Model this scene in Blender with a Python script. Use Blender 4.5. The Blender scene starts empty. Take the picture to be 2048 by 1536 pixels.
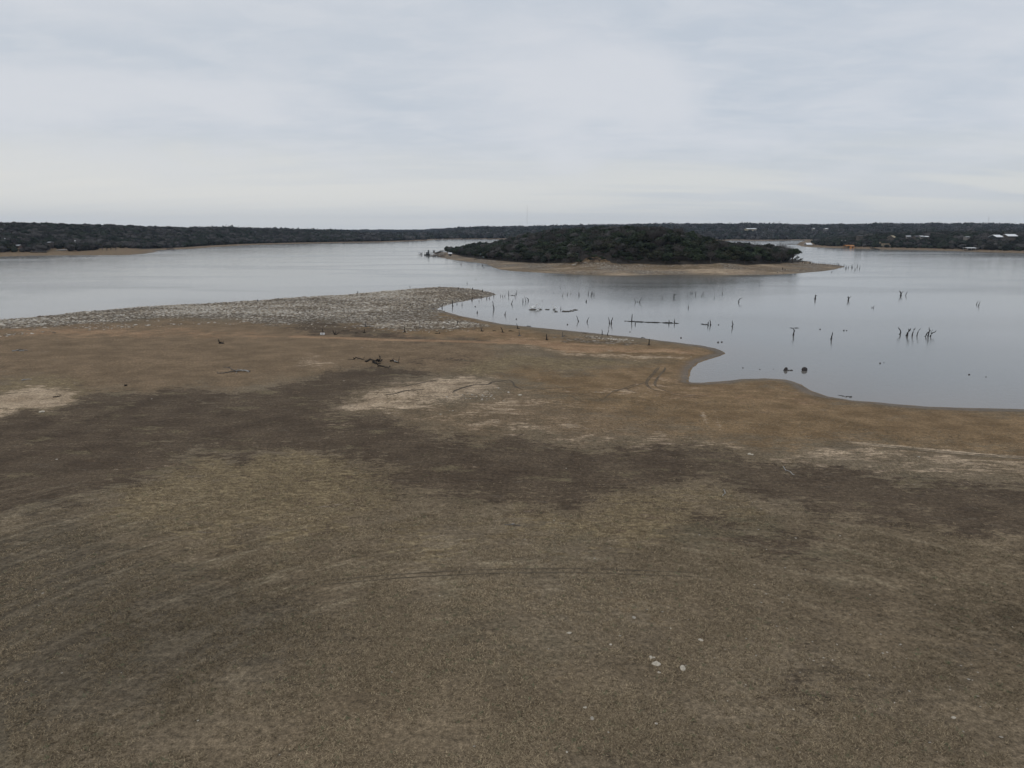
import bpy, math, random
import numpy as np

random.seed(7)
RNG = np.random.RandomState(11)
S = bpy.context.scene
COL = S.collection

# ------------------------------------------------------------------ camera
CZ = 25.0                      # height of the camera above the water
F = 1384.0                     # focal length in photo pixels (2048 wide)
PITCH = math.radians(12.5)
cam_d = bpy.data.cameras.new("camera")
cam_d.sensor_width = 36.0
cam_d.lens = 36.0 * F / 2048.0
cam_d.clip_start = 0.5
cam_d.clip_end = 30000.0
cam = bpy.data.objects.new("camera", cam_d)
cam.location = (0, 0, CZ)
cam.rotation_euler = (math.radians(90) - PITCH, 0, 0)
COL.objects.link(cam)
S.camera = cam

# ------------------------------------------------------------------ world
SUN_EL, SUN_AZ = math.radians(42), math.radians(-125)   # azimuth from +Y towards +X


class NT:
    """small helper to write node graphs"""
    def __init__(self, tree):
        self.t = tree
        tree.nodes.clear()

    def n(self, kind, **kw):
        nd = self.t.nodes.new(kind)
        for k, v in kw.items():
            setattr(nd, k, v)
        return nd

    def put(self, sock, v):
        if isinstance(v, bpy.types.NodeSocket):
            self.t.links.new(v, sock)
        elif v is not None:
            if sock.type == 'RGBA' and not hasattr(v, '__len__'):
                v = (v, v, v, 1)
            elif sock.type == 'RGBA' and len(v) == 3:
                v = (*v, 1)
            sock.default_value = v

    def m(self, op, a, b=None, c=None, clamp=False):
        nd = self.n('ShaderNodeMath', operation=op, use_clamp=clamp)
        self.put(nd.inputs[0], a)
        if b is not None:
            self.put(nd.inputs[1], b)
        if c is not None:
            self.put(nd.inputs[2], c)
        return nd.outputs[0]

    def vm(self, op, a, b=None):
        nd = self.n('ShaderNodeVectorMath', operation=op)
        self.put(nd.inputs[0], a)
        if b is not None:
            self.put(nd.inputs[1], b)
        return nd.outputs[0]

    def mix(self, f, a, b, mode='MIX'):
        nd = self.n('ShaderNodeMix', data_type='RGBA', blend_type=mode)
        self.put(nd.inputs[0], f)
        self.put(nd.inputs[6], a)
        self.put(nd.inputs[7], b)
        return nd.outputs[2]

    def noise(self, vec, scale, detail=4, rough=0.55, dist=0.0):
        nd = self.n('ShaderNodeTexNoise')
        nd.inputs['Scale'].default_value = scale
        nd.inputs['Detail'].default_value = detail
        nd.inputs['Roughness'].default_value = rough
        nd.inputs['Distortion'].default_value = dist
        self.put(nd.inputs['Vector'], vec)
        return nd.outputs['Fac']

    def ss(self, x, lo, hi, tlo=0.0, thi=1.0):
        nd = self.n('ShaderNodeMapRange', interpolation_type='SMOOTHSTEP')
        self.put(nd.inputs[0], x)
        nd.inputs[1].default_value = lo
        nd.inputs[2].default_value = hi
        nd.inputs[3].default_value = tlo
        nd.inputs[4].default_value = thi
        return nd.outputs[0]

    def mapping(self, vec, scale=(1, 1, 1), rot=(0, 0, 0), loc=(0, 0, 0)):
        nd = self.n('ShaderNodeMapping')
        self.put(nd.inputs['Vector'], vec)
        nd.inputs['Scale'].default_value = scale
        nd.inputs['Rotation'].default_value = rot
        nd.inputs['Location'].default_value = loc
        return nd.outputs[0]


world = bpy.data.worlds.new("World")
S.world = world
world.use_nodes = True
W = NT(world.node_tree)
tc = W.n('ShaderNodeTexCoord')
nrm = W.vm('NORMALIZE', tc.outputs['Generated'])
sep = W.n('ShaderNodeSeparateXYZ')
W.put(sep.inputs[0], nrm)
zz = W.m('MAXIMUM', sep.outputs[2], 0.0)
zd = W.m('ADD', zz, 0.13)
comb = W.n('ShaderNodeCombineXYZ')
W.put(comb.inputs[0], W.m('DIVIDE', sep.outputs[0], zd))
W.put(comb.inputs[1], W.m('DIVIDE', sep.outputs[1], zd))
comb.inputs[2].default_value = 0.3
cv = comb.outputs[0]
n1 = W.noise(W.mapping(cv, (1.0, 0.8, 1), (0, 0, 0.5)), 1.1, 5, 0.5, 0.3)
n2 = W.noise(W.mapping(cv, (1.0, 2.0, 1), (0, 0, -0.6), (3, 1, 0)), 3.0, 5, 0.6, 0.5)
n3 = W.noise(W.mapping(cv, (0.35, 1.4, 1), (0, 0, 0.16), (7, 5, 0)), 1.3, 3, 0.5, 0.2)
base = W.mix(W.ss(n1, 0.33, 0.67), (0.535, 0.592, 0.668), (0.665, 0.692, 0.742))
base = W.mix(W.m('MULTIPLY', W.ss(n2, 0.40, 0.72), 0.45), base, (0.68, 0.705, 0.75))
# pale warm breaks in the cloud low over the horizon
low = W.ss(W.m('ADD', zz, W.m('MULTIPLY', W.m('SUBTRACT', n1, 0.5), 0.10)), 0.128, 0.045)
warm = W.m('MULTIPLY', low, W.ss(n3, 0.38, 0.58))
base = W.mix(W.m('MULTIPLY', low, 0.7), base, (0.60, 0.63, 0.655))
base = W.mix(W.m('MULTIPLY', warm, 0.6), base, (0.74, 0.74, 0.71))
# brighter and warmer towards the left, where the sun hides
side = W.ss(W.m('MULTIPLY', sep.outputs[0], -1.0), -0.5, 0.7)
base = W.mix(W.m('MULTIPLY', side, W.m('MULTIPLY_ADD', low, 0.65, 0.12)), base, (0.78, 0.775, 0.745))
base = W.mix(W.m('MULTIPLY', W.ss(zz, 0.05, 0.0), 0.5), base, (0.62, 0.65, 0.665))
sky = W.n('ShaderNodeTexSky', sky_type='NISHITA')
sky.sun_disc = False
sky.sun_elevation = SUN_EL
sky.sun_rotation = SUN_AZ
bgc = W.n('ShaderNodeBackground')
W.put(bgc.inputs[0], base)
bgc.inputs[1].default_value = 1.06
bgs = W.n('ShaderNodeBackground')
W.put(bgs.inputs[0], sky.outputs[0])
bgs.inputs[1].default_value = 0.05
mx = W.n('ShaderNodeMixShader')
mx.inputs[0].default_value = 0.10
W.t.links.new(bgc.outputs[0], mx.inputs[1])
W.t.links.new(bgs.outputs[0], mx.inputs[2])
out = W.n('ShaderNodeOutputWorld')
W.t.links.new(mx.outputs[0], out.inputs[0])

sun_d = bpy.data.lights.new("sun", 'SUN')
sun_d.energy = 0.5
sun_d.angle = math.radians(25)
sun_d.color = (1.0, 0.96, 0.9)
sun = bpy.data.objects.new("sun", sun_d)
COL.objects.link(sun)
sun.rotation_euler = (math.radians(90) - SUN_EL, 0, -SUN_AZ + math.pi)
S.view_settings.view_transform = 'Standard'
S.view_settings.look = 'None'
S.view_settings.exposure = 0.0
S.view_settings.gamma = 1.0

# ------------------------------------------------------------------ numpy helpers


def hash2(ix, iy, seed):
    h = (ix.astype(np.int64) * 374761393 + iy.astype(np.int64) * 668265263 + seed * 1442695041) & 0xFFFFFFFF
    h = ((h ^ (h >> 13)) * 1274126177) & 0xFFFFFFFF
    return ((h ^ (h >> 16)) & 0xFFFF) / 65535.0


def vnoise(x, y, seed=0):
    ix, iy = np.floor(x), np.floor(y)
    fx, fy = x - ix, y - iy
    fx = fx * fx * (3 - 2 * fx)
    fy = fy * fy * (3 - 2 * fy)
    a = hash2(ix, iy, seed)
    b = hash2(ix + 1, iy, seed)
    c = hash2(ix, iy + 1, seed)
    d = hash2(ix + 1, iy + 1, seed)
    return (a * (1 - fx) + b * fx) * (1 - fy) + (c * (1 - fx) + d * fx) * fy


def fbm(x, y, octv=3, seed=0):
    s, a, t = 0.0, 1.0, 0.0
    for k in range(octv):
        s = s + a * vnoise(x * 2 ** k + 17.3 * k, y * 2 ** k - 9.1 * k, seed + k)
        t += a
        a *= 0.5
    return s / t - 0.5


def sstep(x, a, b):
    t = np.clip((x - a) / (b - a), 0, 1)
    return t * t * (3 - 2 * t)


def ray(px, py):
    u, v = (px - 1024.0) / F, (768.0 - py) / F
    c, s = math.cos(PITCH), math.sin(PITCH)
    return np.array([u, c + v * s, -s + v * c])


def flat(px, py, z=0.0):
    d = ray(px, py)
    t = (CZ - z) / -d[2]
    return (d[0] * t, d[1] * t)


def poly_px(pts, z=0.0):
    return np.array([flat(a, b, z) for a, b in pts])


def sdf(P, x, y):
    """signed distance, positive inside"""
    x = np.asarray(x, float)
    y = np.asarray(y, float)
    d2 = np.full(x.shape, 1e18)
    ins = np.zeros(x.shape, bool)
    n = len(P)
    for i in range(n):
        ax, ay = P[i]
        bx, by = P[(i + 1) % n]
        ex, ey = bx - ax, by - ay
        wx, wy = x - ax, y - ay
        t = np.clip((wx * ex + wy * ey) / (ex * ex + ey * ey + 1e-12), 0, 1)
        dx, dy = wx - ex * t, wy - ey * t
        np.minimum(d2, dx * dx + dy * dy, out=d2)
        c = (ay > y) != (by > y)
        if c.any():
            with np.errstate(divide='ignore', invalid='ignore'):
                xi = ax + (y - ay) * (ex / (ey if ey != 0 else 1e-12))
            ins ^= c & (x < xi)
    return np.where(ins, np.sqrt(d2), -np.sqrt(d2))


# ------------------------------------------------------------------ shorelines
NEAR = np.vstack([poly_px([(-500, 680), (-250, 660), (-80, 647), (0, 640.5), (70, 635), (150, 625.5), (250, 617), (330, 612), (400, 609),
    (512, 602), (600, 596), (700, 590), (760, 584), (800, 581), (835, 577.5), (870, 575), (905, 574.5), (945, 578), (978, 584),
    (991, 589.5), (972, 594), (940, 600), (905, 606), (885, 612), (871, 618), (890, 624), (915, 631), (955, 639), (1000, 648),
    (1060, 654), (1120, 660), (1190, 667), (1280, 676), (1340, 684), (1400, 691), (1430, 697), (1444, 703), (1447, 707), (1438, 712),
    (1415, 718), (1392, 726), (1380, 736), (1376, 750), (1374, 764), (1385, 766), (1410, 766), (1440, 764), (1480, 759.5),
    (1530, 757.5), (1570, 760), (1600, 769), (1620, 782), (1650, 793), (1700, 801), (1780, 808), (1850, 814), (1950, 817),
    (2048, 819), (2300, 824), (2700, 835)]), [(400, 40), (500, -400), (-600, -400), (-500, 60)]])
ISLE = np.vstack([poly_px([(868, 506), (871, 511), (880, 514.5), (895, 518), (915, 521), (935, 523), (955, 525), (975, 528.5), (985, 534),
    (1000, 539), (1020, 541.5), (1060, 544), (1110, 547), (1150, 549), (1200, 550.5), (1250, 551.5), (1300, 549.5), (1350, 549),
    (1420, 550), (1500, 550.5), (1560, 549), (1585, 547.5), (1600, 546.5), (1640, 543), (1670, 539), (1684, 535), (1689, 533),
    (1680, 531), (1655, 528.5), (1620, 526)]), [(246, 575), (250, 640), (252, 690), (236, 760), (170, 830), (60, 860), (-40, 850), (-90, 815)]])
OUTER = np.vstack([[(-9500, 300), (-1300, 520)], poly_px([(-400, 524), (-150, 516), (0, 513.5), (60, 511.5), (150, 510.5), (260, 510), (290, 507.5),
    (315, 503.5), (320, 502), (300, 501), (345, 499), (400, 496.5), (470, 491.5), (512, 489.5), (600, 487), (700, 485.2), (780, 484.2), (830, 482),
    (866, 480.2), (860, 479.4), (872, 478.9), (950, 478.3), (1050, 479), (1200, 480), (1350, 481), (1420, 481.6), (1470, 480.6),
    (1530, 481.5), (1575, 480.6), (1606, 480.2), (1612, 481.5), (1598, 484.5), (1592, 489.5), (1604, 493), (1625, 494.6), (1700, 496.8), (1740, 498.2), (1800, 499.2), (1900, 501.8),
    (1960, 503.8), (2048, 506), (2300, 514), (2600, 524)]), [(1700, 450), (9500, 300), (9500, 9500), (-9500, 9500)]])

K_U = [-600, 0, 150, 300, 400, 500, 650, 760, 880, 1590, 1640, 1700, 1800, 2048, 2600]
K_LO = [29, 28, 28, 25.5, 22, 20.5, 14, 8, 6, 6, 8, 11.5, 12.5, 13.5, 14]
K_HU = [-600, 0, 600, 700, 850, 900, 960, 1000, 1050, 1150, 1330, 1400, 1500, 1600, 1700, 1800, 1900, 2048, 2600]
K_HI = [28, 26, 17, 17, 18, 24, 27.5, 29.5, 31, 36, 40, 42, 40, 37.5, 38.5, 42, 42, 38, 36]
K_RX = [-95, -60, -40, 0, 28, 92, 125, 150, 180, 213, 235, 260]
K_RZ = [0.5, 4, 8.5, 14.5, 16.0, 18.0, 17.3, 15, 12, 8.5, 7, 5]


def shores(x, y):
    dn = sdf(NEAR, x, y) + 1.1 * fbm(x * 0.35, y * 0.35, 4, 5) * np.clip(np.hypot(x, y) / 200, 0.25, 2)
    di = sdf(ISLE, x, y) + 2.2 * fbm(x * 0.06, y * 0.06, 3, 6)
    do = sdf(OUTER, x, y) + 8.0 * fbm(x * 0.02, y * 0.02, 3, 7)
    return dn, di, do


def height(x, y, sh=None):
    x = np.asarray(x, float)
    y = np.asarray(y, float)
    dn, di, do = sh if sh is not None else shores(x, y)
    u = 1024 + F * x / np.maximum(y, 60.0)
    rel = 0.28 * fbm(x * 0.045, y * 0.045, 3, 21) + 0.06 * fbm(x * 0.5, y * 0.5, 3, 25)
    zn = 1.25 * (1 - np.exp(-np.maximum(dn, 0) / 22.0)) + rel * sstep(dn, 0, 14)
    bar = np.exp(-((dn - 6) / 5.0) ** 2) * sstep(-x, 20, 60) * 0.35 * (1 + 2 * fbm(x * .2, y * .2, 2, 3))
    zn = zn + np.where(dn > 0, bar, 0)
    zi = 0.045 * np.clip(di, 0, 45) + np.interp(x, K_RX, K_RZ) * sstep(di, 28, 125) + 1.4 * fbm(x * 0.035, y * 0.035, 3, 31) * sstep(di, 30, 80)
    zi = zi + 0.8 * sstep(di, 44, 48) * sstep(-di, -70, -48)
    D = np.maximum(y, 1.0)
    lo = np.interp(u, K_U, K_LO)
    hi = np.interp(u, K_HU, K_HI)
    zo = 0.05 * np.clip(do, 0, 24) + lo * sstep(do, np.interp(u, [0, 300, 1600], [45, 20, 8]), np.interp(u, [0, 650, 900, 1650, 2048], [330, 300, 180, 170, 200]))
    dfar1 = np.interp(u, [0, 600, 850, 900, 1050], [2600, 3600, 3600, 2150, 1950])
    dfar2 = np.interp(u, [0, 600, 850, 900, 1050], [3600, 4600, 4600, 3000, 2900])
    zo = zo + (hi - lo) * sstep(D, dfar1, dfar2) + (5.0 * fbm(x * 0.006, y * 0.006, 3, 41) + 4.0 * fbm(x * 0.02, y * 0.02, 2, 42)) * sstep(do, 60, 260)
    z = np.where(dn > 0, zn, np.where(di > 0, zi, np.where(do > 0, zo, 0.0)))
    dm = np.maximum(np.maximum(dn, di), do)
    return np.where(dm > 0, z + 0.02, 0.02 + np.maximum(dm * 0.07, -2.5))


_T = np.exp(np.linspace(math.log(26), math.log(6500), 1500))


def at(px, py):
    """the point of the ground (or the lake) seen at a photo pixel"""
    d = ray(px, py)
    X, Y, Z = d[0] * _T, d[1] * _T, CZ + d[2] * _T
    hh = np.maximum(height(X, Y), 0.0)
    k = np.argmax(Z < hh)
    if k == 0:
        k = len(_T) - 1
    t0, t1 = _T[k - 1], _T[k]
    T = np.linspace(t0, t1, 24)
    hh = np.maximum(height(d[0] * T, d[1] * T), 0.0)
    g = CZ + d[2] * T - hh
    j = int(np.argmax(g < 0)) if (g < 0).any() else 23
    t = T[j]
    return np.array([d[0] * t, d[1] * t, max(float(hh[j]), 0.0)])


def at_depth(px, py, Y):
    d = ray(px, py)
    t = Y / d[1]
    return np.array([d[0] * t, Y, CZ + d[2] * t])


def H(x, y):
    return float(height(np.array([x]), np.array([y]))[0])


# ------------------------------------------------------------------ materials
MATS = {}


def mat_simple(name, col, rough=0.85, var=0.25, scale=3.0, col2=None, spec=0.2, bump=0.0, rnd=0.0, detail=4):
    if name in MATS:
        return MATS[name]
    m = bpy.data.materials.new(name)
    m.use_nodes = True
    g = NT(m.node_tree)
    bs = g.n('ShaderNodeBsdfPrincipled')
    o = g.n('ShaderNodeOutputMaterial')
    g.t.links.new(bs.outputs[0], o.inputs[0])
    geo = g.n('ShaderNodeTexCoord')
    nz = g.noise(geo.outputs['Object'], scale, detail, 0.6)
    c2 = col2 if col2 else tuple(c * (1 - var) for c in col)
    c1 = col if col2 else tuple(min(1, c * (1 + var)) for c in col)
    c = g.mix(g.ss(nz, 0.3, 0.7), c2, c1)
    if rnd:
        oi = g.n('ShaderNodeObjectInfo')
        k = g.m('MULTIPLY_ADD', oi.outputs['Random'], 2 * rnd, 1 - rnd)
        c = g.mix(1.0, c, k, 'MULTIPLY')
    g.put(bs.inputs['Base Color'], c)
    bs.inputs['Roughness'].default_value = rough
    bs.inputs['Specular IOR Level'].default_value = spec
    if bump:
        b = g.n('ShaderNodeBump')
        b.inputs['Strength'].default_value = 1.0
        b.inputs['Distance'].default_value = bump
        g.put(b.inputs['Height'], nz)
        g.t.links.new(b.outputs[0], bs.inputs['Normal'])
    MATS[name] = m
    return m


def mat_tint(name, mul=(1, 1, 1)):
    m = bpy.data.materials.new(name)
    m.use_nodes = True
    g = NT(m.node_tree)
    bs = g.n('ShaderNodeBsdfPrincipled')
    o = g.n('ShaderNodeOutputMaterial')
    g.t.links.new(bs.outputs[0], o.inputs[0])
    a = g.n('ShaderNodeAttribute', attribute_name='tint')
    tcn = g.n('ShaderNodeTexCoord')
    nz = g.noise(tcn.outputs['Object'], 0.9, 3, 0.6)
    c = g.mix(1.0, a.outputs['Color'], g.m('MULTIPLY_ADD', nz, 0.5, 0.75), 'MULTIPLY')
    g.put(bs.inputs['Base Color'], c)
    bs.inputs['Roughness'].default_value = 0.9
    bs.inputs['Specular IOR Level'].default_value = 0.1
    return m


def mat_ground():
    m = bpy.data.materials.new("lakebed_soil")
    m.use_nodes = True
    g = NT(m.node_tree)
    bs = g.n('ShaderNodeBsdfPrincipled')
    o = g.n('ShaderNodeOutputMaterial')
    g.t.links.new(bs.outputs[0], o.inputs[0])
    P = g.n('ShaderNodeNewGeometry').outputs['Position']

    def attr(nm):
        a = g.n('ShaderNodeAttribute', attribute_name=nm)
        s = g.n('ShaderNodeSeparateColor')
        g.put(s.inputs[0], a.outputs['Color'])
        return s.outputs
    dark, straw, sand = attr('ma')[0:3]
    clay, grav, mid = attr('mb')[0:3]
    olive, forest, wet = attr('mc')[0:3]
    nbig = g.noise(P, 0.035, 4, 0.55)
    nmid = g.noise(P, 0.22, 6, 0.62)
    nedge = g.m('ADD', g.m('MULTIPLY', g.noise(g.mapping(P, (0.6, 1, 1), (0, 0, 0.25)), 0.24, 8, 0.74, 0.5), 1.0),
                g.m('MULTIPLY', g.m('SUBTRACT', g.noise(g.mapping(P, (0.5, 1.3, 1), (0, 0, 0.1)), 1.3, 6, 0.7), 0.5), 0.8))
    nfine = g.noise(P, 3.2, 5, 0.7)
    ngr = g.noise(P, 11.0, 3, 0.75)
    nsw = g.noise(g.mapping(P, (0.25, 1.3, 1), (0, 0, 0.55)), 1.1, 5, 0.6, 0.4)   # windrows in the dead grass
    ntf = g.noise(g.mapping(P, (0.55, 1.2, 1), (0, 0, 0.35)), 1.6, 6, 0.72)

    def k(mask, amp=0.9, lo=0.36, hi=0.64, nz=nedge):
        amp = amp * 1.5
        return g.ss(g.m('ADD', mask, g.m('MULTIPLY', g.m('SUBTRACT', nz, 0.5), amp)), lo, hi)
    # dead grass of the foreground
    c = g.mix(g.ss(nmid, 0.32, 0.68), (0.134, 0.100, 0.063), (0.203, 0.154, 0.098))
    c = g.mix(g.m('MULTIPLY', g.ss(nbig, 0.42, 0.62), 0.55), c, (0.197, 0.156, 0.106))
    c = g.mix(g.m('MULTIPLY', g.ss(g.noise(g.mapping(P, loc=(40, 9, 0)), 0.09, 4, 0.6), 0.55, 0.72), 0.45), c, (0.102, 0.093, 0.057))
    # mid plain
    cm = g.mix(g.ss(nmid, 0.3, 0.7), (0.160, 0.112, 0.067), (0.236, 0.165, 0.100))
    c = g.mix(k(mid, 1.3, 0.2, 0.8), c, cm)
    # olive brown flats by the water
    co = g.mix(g.ss(nmid, 0.3, 0.7), (0.162, 0.106, 0.055), (0.260, 0.175, 0.095))
    c = g.mix(k(olive, 1.3, 0.2, 0.8), c, co)
    # straw coloured grass
    cs = g.mix(g.ss(ntf, 0.35, 0.68), (0.142, 0.103, 0.058), (0.293, 0.226, 0.128))
    c = g.mix(g.m('MULTIPLY', k(straw, 2.0, 0.36, 0.72), 0.85), c, cs)
    # dark bare soil
    cd = g.mix(g.ss(nmid, 0.3, 0.7), (0.072, 0.051, 0.034), (0.116, 0.085, 0.056))
    kd = k(dark, 1.8, 0.38, 0.60)
    c = g.mix(g.m('MULTIPLY', kd, 0.93), c, cd)
    # scattered straw tufts inside the dark soil
    tuft = g.m('MULTIPLY', g.ss(g.noise(g.mapping(P, (0.5, 1, 1), (0, 0, 0.2), (5, 2, 0)), 0.33, 6, 0.66), 0.56, 0.66), kd)
    c = g.mix(g.m('MULTIPLY', tuft, 0.6), c, (0.20, 0.160, 0.095))
    fleck = g.m('MULTIPLY', g.ss(g.noise(g.mapping(P, (0.4, 1.2, 1), (0, 0, 0.3), (11, 2, 0)), 0.9, 6, 0.75), 0.56, 0.66), kd)
    c = g.mix(g.m('MULTIPLY', fleck, 0.35), c, (0.165, 0.135, 0.10))
    # orange clay
    cc = g.mix(g.ss(nmid, 0.3, 0.7), (0.270, 0.165, 0.093), (0.375, 0.243, 0.142))
    c = g.mix(g.m('MULTIPLY', k(clay, 1.4, 0.30, 0.75), 0.85), c, cc)
    # pale sand and sandstone
    vor = g.n('ShaderNodeTexVoronoi', feature='DISTANCE_TO_EDGE')
    g.put(vor.inputs['Vector'], g.mapping(P, (0.6, 1, 1)))
    vor.inputs['Scale'].default_value = 0.55
    crack = g.ss(vor.outputs['Distance'], 0.0, 0.07)
    cn = g.mix(g.ss(nmid, 0.28, 0.7), (0.300, 0.220, 0.142), (0.560, 0.430, 0.300))
    cn = g.mix(g.m('MULTIPLY', g.m('SUBTRACT', 1.0, crack), g.m('MULTIPLY', g.ss(nbig, 0.4, 0.6), 0.5)), cn, (0.17, 0.13, 0.09))
    ks = k(sand, 1.5, 0.38, 0.80)
    c = g.mix(g.m('MULTIPLY', ks, 0.92), c, cn)
    # rubble
    v2 = g.n('ShaderNodeTexVoronoi', feature='F1')
    g.put(v2.inputs['Vector'], g.mapping(P, (0.7, 1, 1), (0, 0, 0.3)))
    v2.inputs['Scale'].default_value = 1.5
    sv = g.n('ShaderNodeSeparateColor')
    g.put(sv.inputs[0], v2.outputs['Color'])
    cg = g.mix(g.ss(sv.outputs[0], 0.1, 0.9), (0.169, 0.137, 0.104), (0.540, 0.497, 0.420))
    cg = g.mix(g.ss(v2.outputs['Distance'], 0.35, 0.6), cg, (0.09, 0.07, 0.05))
    kg = k(grav, 1.3, 0.34, 0.70)
    c = g.mix(g.m('MULTIPLY', kg, 0.85), c, cg)
    # woodland floor
    cf = g.mix(g.ss(nmid, 0.3, 0.7), (0.028, 0.025, 0.021), (0.052, 0.044, 0.034))
    c = g.mix(k(forest, 0.4, 0.35, 0.65, nmid), c, cf)
    # fine grain of stems, clods and grit
    gr = g.m('MULTIPLY_ADD', g.m('SUBTRACT', nfine, 0.5), 2.7, 1.0)
    gr2 = g.m('MULTIPLY_ADD', g.m('SUBTRACT', ngr, 0.5), 2.4, 1.0)
    sw = g.m('MULTIPLY_ADD', g.m('SUBTRACT', nsw, 0.5), 0.75, 1.0)
    md = attr('md')
    off = g.vm('SUBTRACT', P, (3.0, 20.0, 0.0))
    so = g.n('ShaderNodeSeparateXYZ')
    g.put(so.inputs[0], off)
    rr_ = g.m('SQRT', g.m('ADD', g.m('MULTIPLY', so.outputs[0], so.outputs[0]), g.m('MULTIPLY', so.outputs[1], so.outputs[1])))
    th_ = g.m('ARCTAN2', so.outputs[0], so.outputs[1])
    cvv = g.n('ShaderNodeCombineXYZ')
    g.put(cvv.inputs[0], g.m('MULTIPLY', rr_, 1.15))
    g.put(cvv.inputs[1], g.m('MULTIPLY', th_, 5.0))
    arcs = g.noise(cvv.outputs[0], 1.0, 5, 0.65, 0.3)
    c = g.mix(g.m('MULTIPLY', g.m('MULTIPLY', md[0], g.ss(arcs, 0.48, 0.68)), 0.55), c, (0.235, 0.195, 0.130))
    c = g.mix(g.m('MULTIPLY', k(md[1], 0.9, 0.3, 0.7), 0.72), c, g.mix(nmid, (0.075, 0.060, 0.042), (0.115, 0.094, 0.066)))
    gm = g.m('MULTIPLY', g.m('MULTIPLY', gr, gr2), sw)
    gm = g.m('MULTIPLY', gm, g.m('MULTIPLY_ADD', g.m('MULTIPLY', md[0], g.m('SUBTRACT', arcs, 0.5)), 1.6, 1.0))
    gmf = g.m('MAXIMUM', gm, 0.28)
    flatk = g.m('MAXIMUM', g.m('MULTIPLY', kd, 0.05), g.m('MULTIPLY', g.m('MAXIMUM', olive, clay), 0.25))
    gmf = g.m('ADD', g.m('MULTIPLY', gmf, g.m('SUBTRACT', 1.0, flatk)), flatk)
    c = g.mix(1.0, c, gmf, 'MULTIPLY')
    # pale grit
    v3 = g.n('ShaderNodeTexVoronoi', feature='F1')
    g.put(v3.inputs['Vector'], P)
    v3.inputs['Scale'].default_value = 1.3
    s3 = g.n('ShaderNodeSeparateColor')
    g.put(s3.inputs[0], v3.outputs['Color'])
    grit = g.m('MULTIPLY', g.ss(v3.outputs['Distance'], 0.085, 0.05), g.ss(s3.outputs[1], 0.93, 0.95))
    c = g.mix(g.m('MULTIPLY', grit, 0.7), c, (0.42, 0.38, 0.32))
    # wet rim
    kw = g.ss(g.m('ADD', wet, g.m('MULTIPLY', g.m('SUBTRACT', nmid, 0.5), 0.5)), 0.35, 0.9)
    c = g.mix(g.m('MULTIPLY', kw, 0.55), c, (0.085, 0.068, 0.052))
    g.put(bs.inputs['Base Color'], c)
    g.put(bs.inputs['Roughness'], g.ss(kw, 0.0, 1.0, 0.92, 0.5))
    bs.inputs['Specular IOR Level'].default_value = 0.10
    b = g.n('ShaderNodeBump')
    b.inputs['Strength'].default_value = 0.9
    b.inputs['Distance'].default_value = 0.10
    hb = g.m('ADD', g.m('MULTIPLY', nfine, 0.7), g.m('MULTIPLY', nsw, 1.6))
    hb = g.m('ADD', hb, g.m('MULTIPLY', g.m('MULTIPLY', kg, sv.outputs[1]), 2.0))
    g.put(b.inputs['Height'], hb)
    g.t.links.new(b.outputs[0], bs.inputs['Normal'])
    return m


def mat_water():
    m = bpy.data.materials.new("lake_water")
    m.use_nodes = True
    g = NT(m.node_tree)
    bs = g.n('ShaderNodeBsdfPrincipled')
    o = g.n('ShaderNodeOutputMaterial')
    g.t.links.new(bs.outputs[0], o.inputs[0])
    P = g.n('ShaderNodeNewGeometry').outputs['Position']
    sh = g.n('ShaderNodeAttribute', attribute_name='shallow').outputs['Fac']
    calm = g.n('ShaderNodeAttribute', attribute_name='calm').outputs['Fac']
    nb = g.noise(P, 0.012, 3, 0.5)
    c = g.mix(g.ss(nb, 0.35, 0.65), (0.150, 0.152, 0.143), (0.175, 0.174, 0.163))
    c = g.mix(g.m('MULTIPLY', sh, 0.8), c, (0.185, 0.158, 0.135))
    g.put(bs.inputs['Base Color'], c)
    bs.inputs['IOR'].default_value = 1.333
    bs.inputs['Specular IOR Level'].default_value = 0.5
    gust = g.ss(g.noise(g.mapping(P, (0.35, 1.0, 1), (0, 0, -0.35)), 0.018, 3, 0.5, 0.6), 0.42, 0.68)
    act = g.m('MULTIPLY', g.m('SUBTRACT', 1.0, calm), g.m('MULTIPLY_ADD', gust, 0.45, 0.40))
    act = g.m('ADD', act, 0.10)
    g.put(bs.inputs['Roughness'], g.m('MULTIPLY_ADD', act, 0.12, 0.045))
    w1 = g.noise(g.mapping(P, (0.55, 1.5, 1), (0, 0, -0.25)), 0.9, 4, 0.6, 0.2)
    w2 = g.noise(g.mapping(P, (0.5, 1.2, 1), (0, 0, 0.4)), 2.6, 3, 0.6)
    hgt = g.m('ADD', g.m('MULTIPLY', w1, 0.16), g.m('MULTIPLY', w2, 0.05))
    b = g.n('ShaderNodeBump')
    g.put(b.inputs['Strength'], g.m('MINIMUM', g.m('MULTIPLY', act, 0.34), 1.0))
    b.inputs['Distance'].default_value = 0.7
    g.put(b.inputs['Height'], hgt)
    g.t.links.new(b.outputs[0], bs.inputs['Normal'])
    return m


# ------------------------------------------------------------------ object helpers
def tag(o, label=None, cat=None, group=None, kind=None):
    if label:
        o['label'] = label
    if cat:
        o['category'] = cat
    if group:
        o['group'] = group
    if kind:
        o['kind'] = kind
    return o


def empty(name, loc, rz=0.0, label=None, cat=None, group=None):
    o = bpy.data.objects.new(name, None)
    o.empty_display_size = 0.5
    o.location = tuple(float(v) for v in loc)
    o.rotation_euler = (0, 0, rz)
    COL.objects.link(o)
    return tag(o, label, cat, group)


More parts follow.
